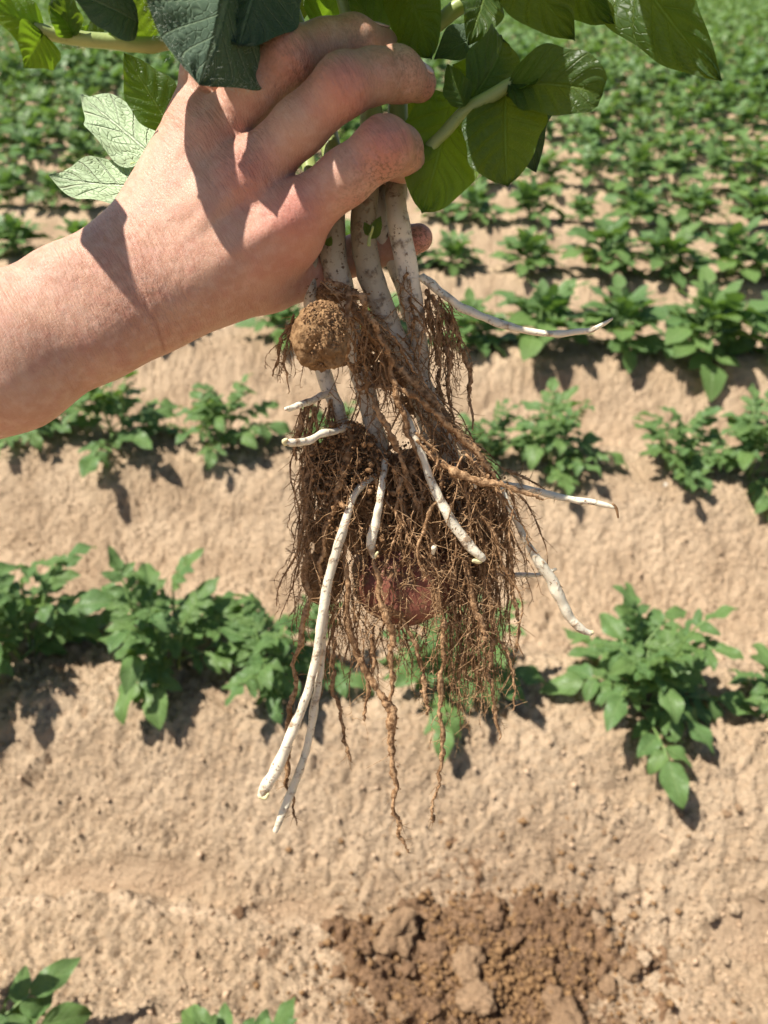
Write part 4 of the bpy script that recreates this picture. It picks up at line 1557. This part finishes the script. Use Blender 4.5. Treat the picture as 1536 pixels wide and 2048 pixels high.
# octahedron-like grains, jittered
ov = np.array([[1, 0, 0], [-1, 0, 0], [0, 1, 0], [0, -1, 0], [0, 0, 1], [0, 0, -1]], float)
of = np.array([[0, 2, 4], [2, 1, 4], [1, 3, 4], [3, 0, 4], [2, 0, 5], [1, 2, 5], [3, 1, 5], [0, 3, 5]])
big = gr[:, 3] > 3.4
b = Bag()
for sel, (bv, bf) in ((~big, (ov, of)), (big, ICO1)):
    m_ = int(sel.sum())
    jit = 1 + rng.normal(0, .42, (m_, len(bv), 1)) * np.ones(3) + rng.normal(0, .25, (m_, 1, 3))
    th = rng.uniform(0, 6.28, m_)
    ct, st_ = np.cos(th)[:, None], np.sin(th)[:, None]
    vv = bv[None] * jit
    vv = np.stack([vv[..., 0] * ct - vv[..., 1] * st_, vv[..., 0] * st_ + vv[..., 1] * ct, vv[..., 2]], -1)
    V = cen[sel][:, None] + vv * rad[sel][:, None, None]
    F = bf[None] + (np.arange(m_) * len(bv))[:, None, None]
    b.add(V.reshape(-1, 3), None, F.reshape(-1, 3))
link('soil_crumb', b.mesh('soil_crumb', smooth=False), MAT['crumb'], plant, kind='stuff')


# ---- leaves of the uprooted plant: (base px, base py, base depth) -> (tip), width px, roll, bend, cup, material
def big_leaf(base, tip, width, mat, roll=0.0, bend=.25, cup=.25, wave=.07, seed=0, peak=.38, tipdroop=.0, twist=0.0, nu=30, nv=18, quilt=.020, label=None, flip=1, normal=None):
    A, B = P(*base), P(*tip)
    d = B - A
    L = np.linalg.norm(d)
    mid = (A + B) / 2
    view = CAM - mid
    F = frame(d, view * flip if normal is None else np.asarray(normal, float))
    Rr = np.array([[1, 0, 0], [0, math.cos(roll), -math.sin(roll)], [0, math.sin(roll), math.cos(roll)]])
    F = F @ Rr
    D = (base[2] + tip[2]) / 2
    wr = width / FPX * D / L
    V, Q, uv = leaf_arrays(nu, nv, wr, bend, cup, wave, seed, quilt, tipdroop, peak, twist)
    # rotate so the chord from base to tip lies on X
    tipv = V[-(nv // 2) - 1]
    a = math.atan2(tipv[2], tipv[0])
    s = 1 / math.hypot(tipv[0], tipv[2])
    V = np.stack([(V[:, 0] * math.cos(a) + V[:, 2] * math.sin(a)) * s, V[:, 1], (-V[:, 0] * math.sin(a) + V[:, 2] * math.cos(a)) * s], -1)
    W = A + (V * L) @ F.T
    o = link('leaf', mesh_np('leaf', W, Q, True, uv=uv), MAT[mat], plant)
    if label:
        o['label'] = label
    return o, W, uv


big_leaf((540, -110, .322), (478, 92, .308), 190, 'leaf_blue', roll=.35, bend=.3, cup=-.3, wave=.06, seed=35, peak=.5, label='dark folded half of the downy leaf over the ring finger base')
DOWNY, bW, buv = big_leaf((468, -95, .318), (398, 170, .300), 300, 'leaf_blue', roll=-.25, bend=.5, cup=-.55, wave=.06, seed=3, peak=.45, tipdroop=.5, quilt=.02, label='large downy dark leaf hanging over the little finger')
LV = [
    ((318, 322, .374), (162, 192, .404), 118, 'leaf_pale', dict(normal=TO_SUN, bend=.1, cup=.12, seed=1, label='pale leaf underside lit by the sun at the left of the hand')),
    ((290, 370, .376), (98, 352, .398), 112, 'leaf_pale', dict(normal=(-.2, -.5, .7), bend=-.35, cup=.3, seed=2, label='pale green leaf underside curling below the sunlit one')),
    ((345, 262, .365), (248, 106, .350), 104, 'leaf_dark', dict(roll=.2, bend=.1, cup=.2, seed=4, label='dark pointed leaf between the pale leaves and the downy leaf')),
    ((88, 68, .320), (46, 137, .312), 96, 'leaf_lime', dict(roll=-.3, bend=.2, cup=.2, seed=5, peak=.33)),
    ((88, 62, .320), (-30, 10, .306), 84, 'leaf_lime', dict(roll=.4, bend=.2, cup=.2, seed=6)),
    ((150, 72, .322), (100, 0, .312), 64, 'leaf_lime', dict(roll=.3, bend=.3, cup=.3, seed=7)),
    ((140, 72, .322), (125, -40, .308), 62, 'leaf_dark', dict(roll=-.3, bend=.3, cup=.3, seed=8)),
    ((275, 45, .312), (130, -20, .285), 120, 'leaf_blue', dict(roll=.5, bend=.4, cup=.3, seed=9)),
    ((195, 75, .338), (190, 32, .335), 30, 'leaf_dark', dict(seed=10)),
    ((165, 72, .338), (178, 50, .336), 18, 'leaf_lime', dict(seed=11)),
    ((300, 80, .335), (230, -40, .315), 130, 'leaf_dark', dict(roll=.1, seed=12)),
    ((125, 80, .34), (160, 95, .335), 22, 'leaf_dark', dict(seed=13)),
    ((470, 140, .39), (520, -60, .40), 170, 'leaf_dark', dict(roll=.2, seed=14, bend=.4)),
    ((560, 110, .40), (470, 200, .395), 90, 'leaf_dark', dict(roll=-.2, seed=15)),
    ((520, 60, .392), (600, -70, .39), 150, 'leaf_dark', dict(roll=-.4, seed=16)),
    ((640, 60, .385), (700, -60, .37), 120, 'leaf_lime', dict(roll=.3, seed=17)),
    ((760, 90, .385), (690, -30, .345), 120, 'leaf_dark', dict(roll=.5, seed=18, bend=.5, cup=.3)),
    ((815, -50, .362), (862, 117, .340), 128, 'leaf_dark', dict(roll=.3, seed=19, bend=.35, cup=.15, peak=.45, label='dark leaf lying against the ring and middle fingertips')),
    ((975, -30, .362), (935, 92, .350), 96, 'leaf_dark', dict(roll=-.2, seed=20, bend=.3, cup=.3)),
    ((985, 60, .385), (868, 118, .372), 86, 'leaf_blue', dict(roll=.6, seed=21, bend=.2)),
    ((1010, -95, .365), (1150, 80, .345), 142, 'leaf_dark', dict(roll=-.15, seed=22, bend=.2, cup=.2, label='dark drooping leaf left of the small pointed one at the top')),
    ((1110, -70, .366), (1228, 48, .350), 102, 'leaf_dark', dict(roll=.2, seed=23, bend=.2, cup=.2)),
    ((1235, -110, .360), (1444, 162, .338), 165, 'leaf_dark', dict(roll=.25, seed=24, bend=.35, cup=.35, tipdroop=.2, label='long pointed leaf hanging into the upper right corner')),
    ((930, 212, .352), (1005, 80, .362), 128, 'leaf_dark', dict(roll=.5, seed=25, bend=.9, cup=.3, peak=.5, label='round backlit leaf above the side petiole')),
    ((990, 190, .365), (905, 130, .36), 100, 'leaf_lime', dict(roll=.9, seed=26, bend=.4)),
    ((930, 213, .347), (895, 128, .342), 56, 'leaf_dark', dict(roll=-.2, seed=27, bend=.2)),
    ((1018, 168, .345), (1204, 190, .330), 128, 'leaf_dark', dict(roll=-.35, seed=28, bend=.5, cup=.55, peak=.55, wave=.05, tipdroop=.5, label='rolled leaf at the end of the right petiole')),
    ((1010, 185, .348), (1180, 128, .338), 84, 'leaf_dark', dict(roll=.9, seed=29, bend=.6, cup=.5, peak=.5, wave=.06)),
    ((1012, 178, .352), (1015, 372, .338), 164, 'leaf_dark', dict(roll=.25, seed=30, bend=.35, cup=.3, peak=.5, wave=.04, label='broad dark leaf hanging under the right petiole')),
    ((1050, 190, .375), (1072, 345, .37), 110, 'leaf_blue', dict(roll=.4, seed=31, bend=.4, cup=.3)),
    ((905, 195, .372), (845, 425, .352), 172, 'leaf_lime', dict(roll=-.15, seed=32, bend=.3, cup=.2, peak=.48, label='broad bright green backlit leaf behind the index finger')),
    ((955, 210, .385), (985, 345, .378), 60, 'leaf_blue', dict(roll=.7, seed=33, bend=.4)),
    ((840, 330, .385), (800, 190, .385), 110, 'leaf_dark', dict(roll=.2, seed=34)),
]
for b0, t0, wd, mt, kw in LV:
    big_leaf(b0, t0, wd, mt, **kw)
# small sprouting leaves on the stems in the fist
for b0, t0, wd, mt, sd_ in (((742, 478, .352), (762, 432, .346), 26, 'leaf_dark', 40), ((742, 470, .352), (728, 444, .347), 19, 'leaf_dark', 41), ((655, 492, .356), (663, 472, .350), 15, 'leaf_dark', 42)):
    big_leaf(b0, t0, wd, mt, seed=sd_, nu=8, nv=6)
stalk('petiole', [(738, 492, -.026, 8), (742, 472, -.026, 6), (746, 455, -.03, 5)], MAT['petiole'], 10, 6)
# the leafy top above the frame, which shades the fist
TOPS = [((600, -420, .355), (430, -520, .30), 190), ((600, -420, .355), (760, -470, .40), 200), ((470, -400, .355), (330, -430, .36), 170), ((640, -200, .355), (470, -190, .315), 190),
        ((640, -200, .36), (800, -200, .315), 190), ((690, -40, .36), (560, -95, .305), 170), ((700, -80, .366), (830, -110, .315), 170), ((900, -120, .37), (1010, -220, .36), 180),
        ((960, -380, .366), (1100, -420, .36), 200), ((1100, -180, .366), (1200, -250, .36), 170), ((520, -160, .366), (400, -170, .34), 150), ((660, -250, .35), (640, -230, .27), 170),
        ((500, -230, .335), (420, -300, .29), 160), ((780, -60, .362), (700, -140, .30), 150)]
SHADE = [((650, -160, .30), (470, -130, .255), 150), ((570, -310, .295), (370, -285, .25), 180), ((460, -300, .31), (290, -280, .26), 160), ((500, -140, .305), (310, -115, .265), 120),
         ((-70, 10, .30), (-270, -110, .252), 115), ((280, -70, .312), (80, -85, .268), 105), ((960, -330, .34), (920, -190, .265), 150), ((900, -130, .33), (810, -100, .275), 150), ((1300, -300, .335), (1210, -430, .28), 150),
         ((1000, -330, .33), (1040, -430, .28), 200)]
for i, (b0, t0, wd) in enumerate(SHADE):  # unseen leaves added to cast shade on the fingers, wrist and right-hand leaves
    big_leaf(b0, t0, wd, 'leaf_dark', bend=.25, cup=.2, wave=.12, seed=90 + i, nu=28, nv=14, peak=.42 + .08 * (i % 2), normal=np.array(TO_SUN) + np.array([random.uniform(-.2, .2), random.uniform(-.2, .2), 0]))
for i, (b0, t0, wd) in enumerate(TOPS):
    big_leaf(b0, t0, wd, 'leaf_dark', bend=.4, cup=.25, seed=60 + i, nu=14, nv=8, normal=(random.uniform(-.4, .4), random.uniform(-.4, .4), 1))

# down on the large leaf's margin
fz = Bag()
for i in range(len(bW)):
    u, v = buv[i]
    if not (.12 < u < .98):
        continue
    edge = abs(v - .5) * 2
    k = 10 if edge > .85 else (3 if edge > .5 else 1)
    for _ in range(k):
        p0 = bW[i] + rng.normal(0, .0016, 3)
        d = (CAM - p0) / np.linalg.norm(CAM - p0)
        t = rng.normal(0, 1, 3) + d * .8 + np.array([-.6 if v > .5 else .2, 0, 0])
        t /= np.linalg.norm(t)
        Lh = rng.uniform(.0006, .0016)
        V, Q, T, _a = tube_arrays(np.array([bW[i] + (p0 - bW[i]) * .8, p0 + t * Lh]), np.array([.00004, .00002]), 3, cap=False)
        fz.add(V, Q)
link('leaf_down', fz.mesh('leaf_down'), MAT['fuzz'], DOWNY, kind='stuff')
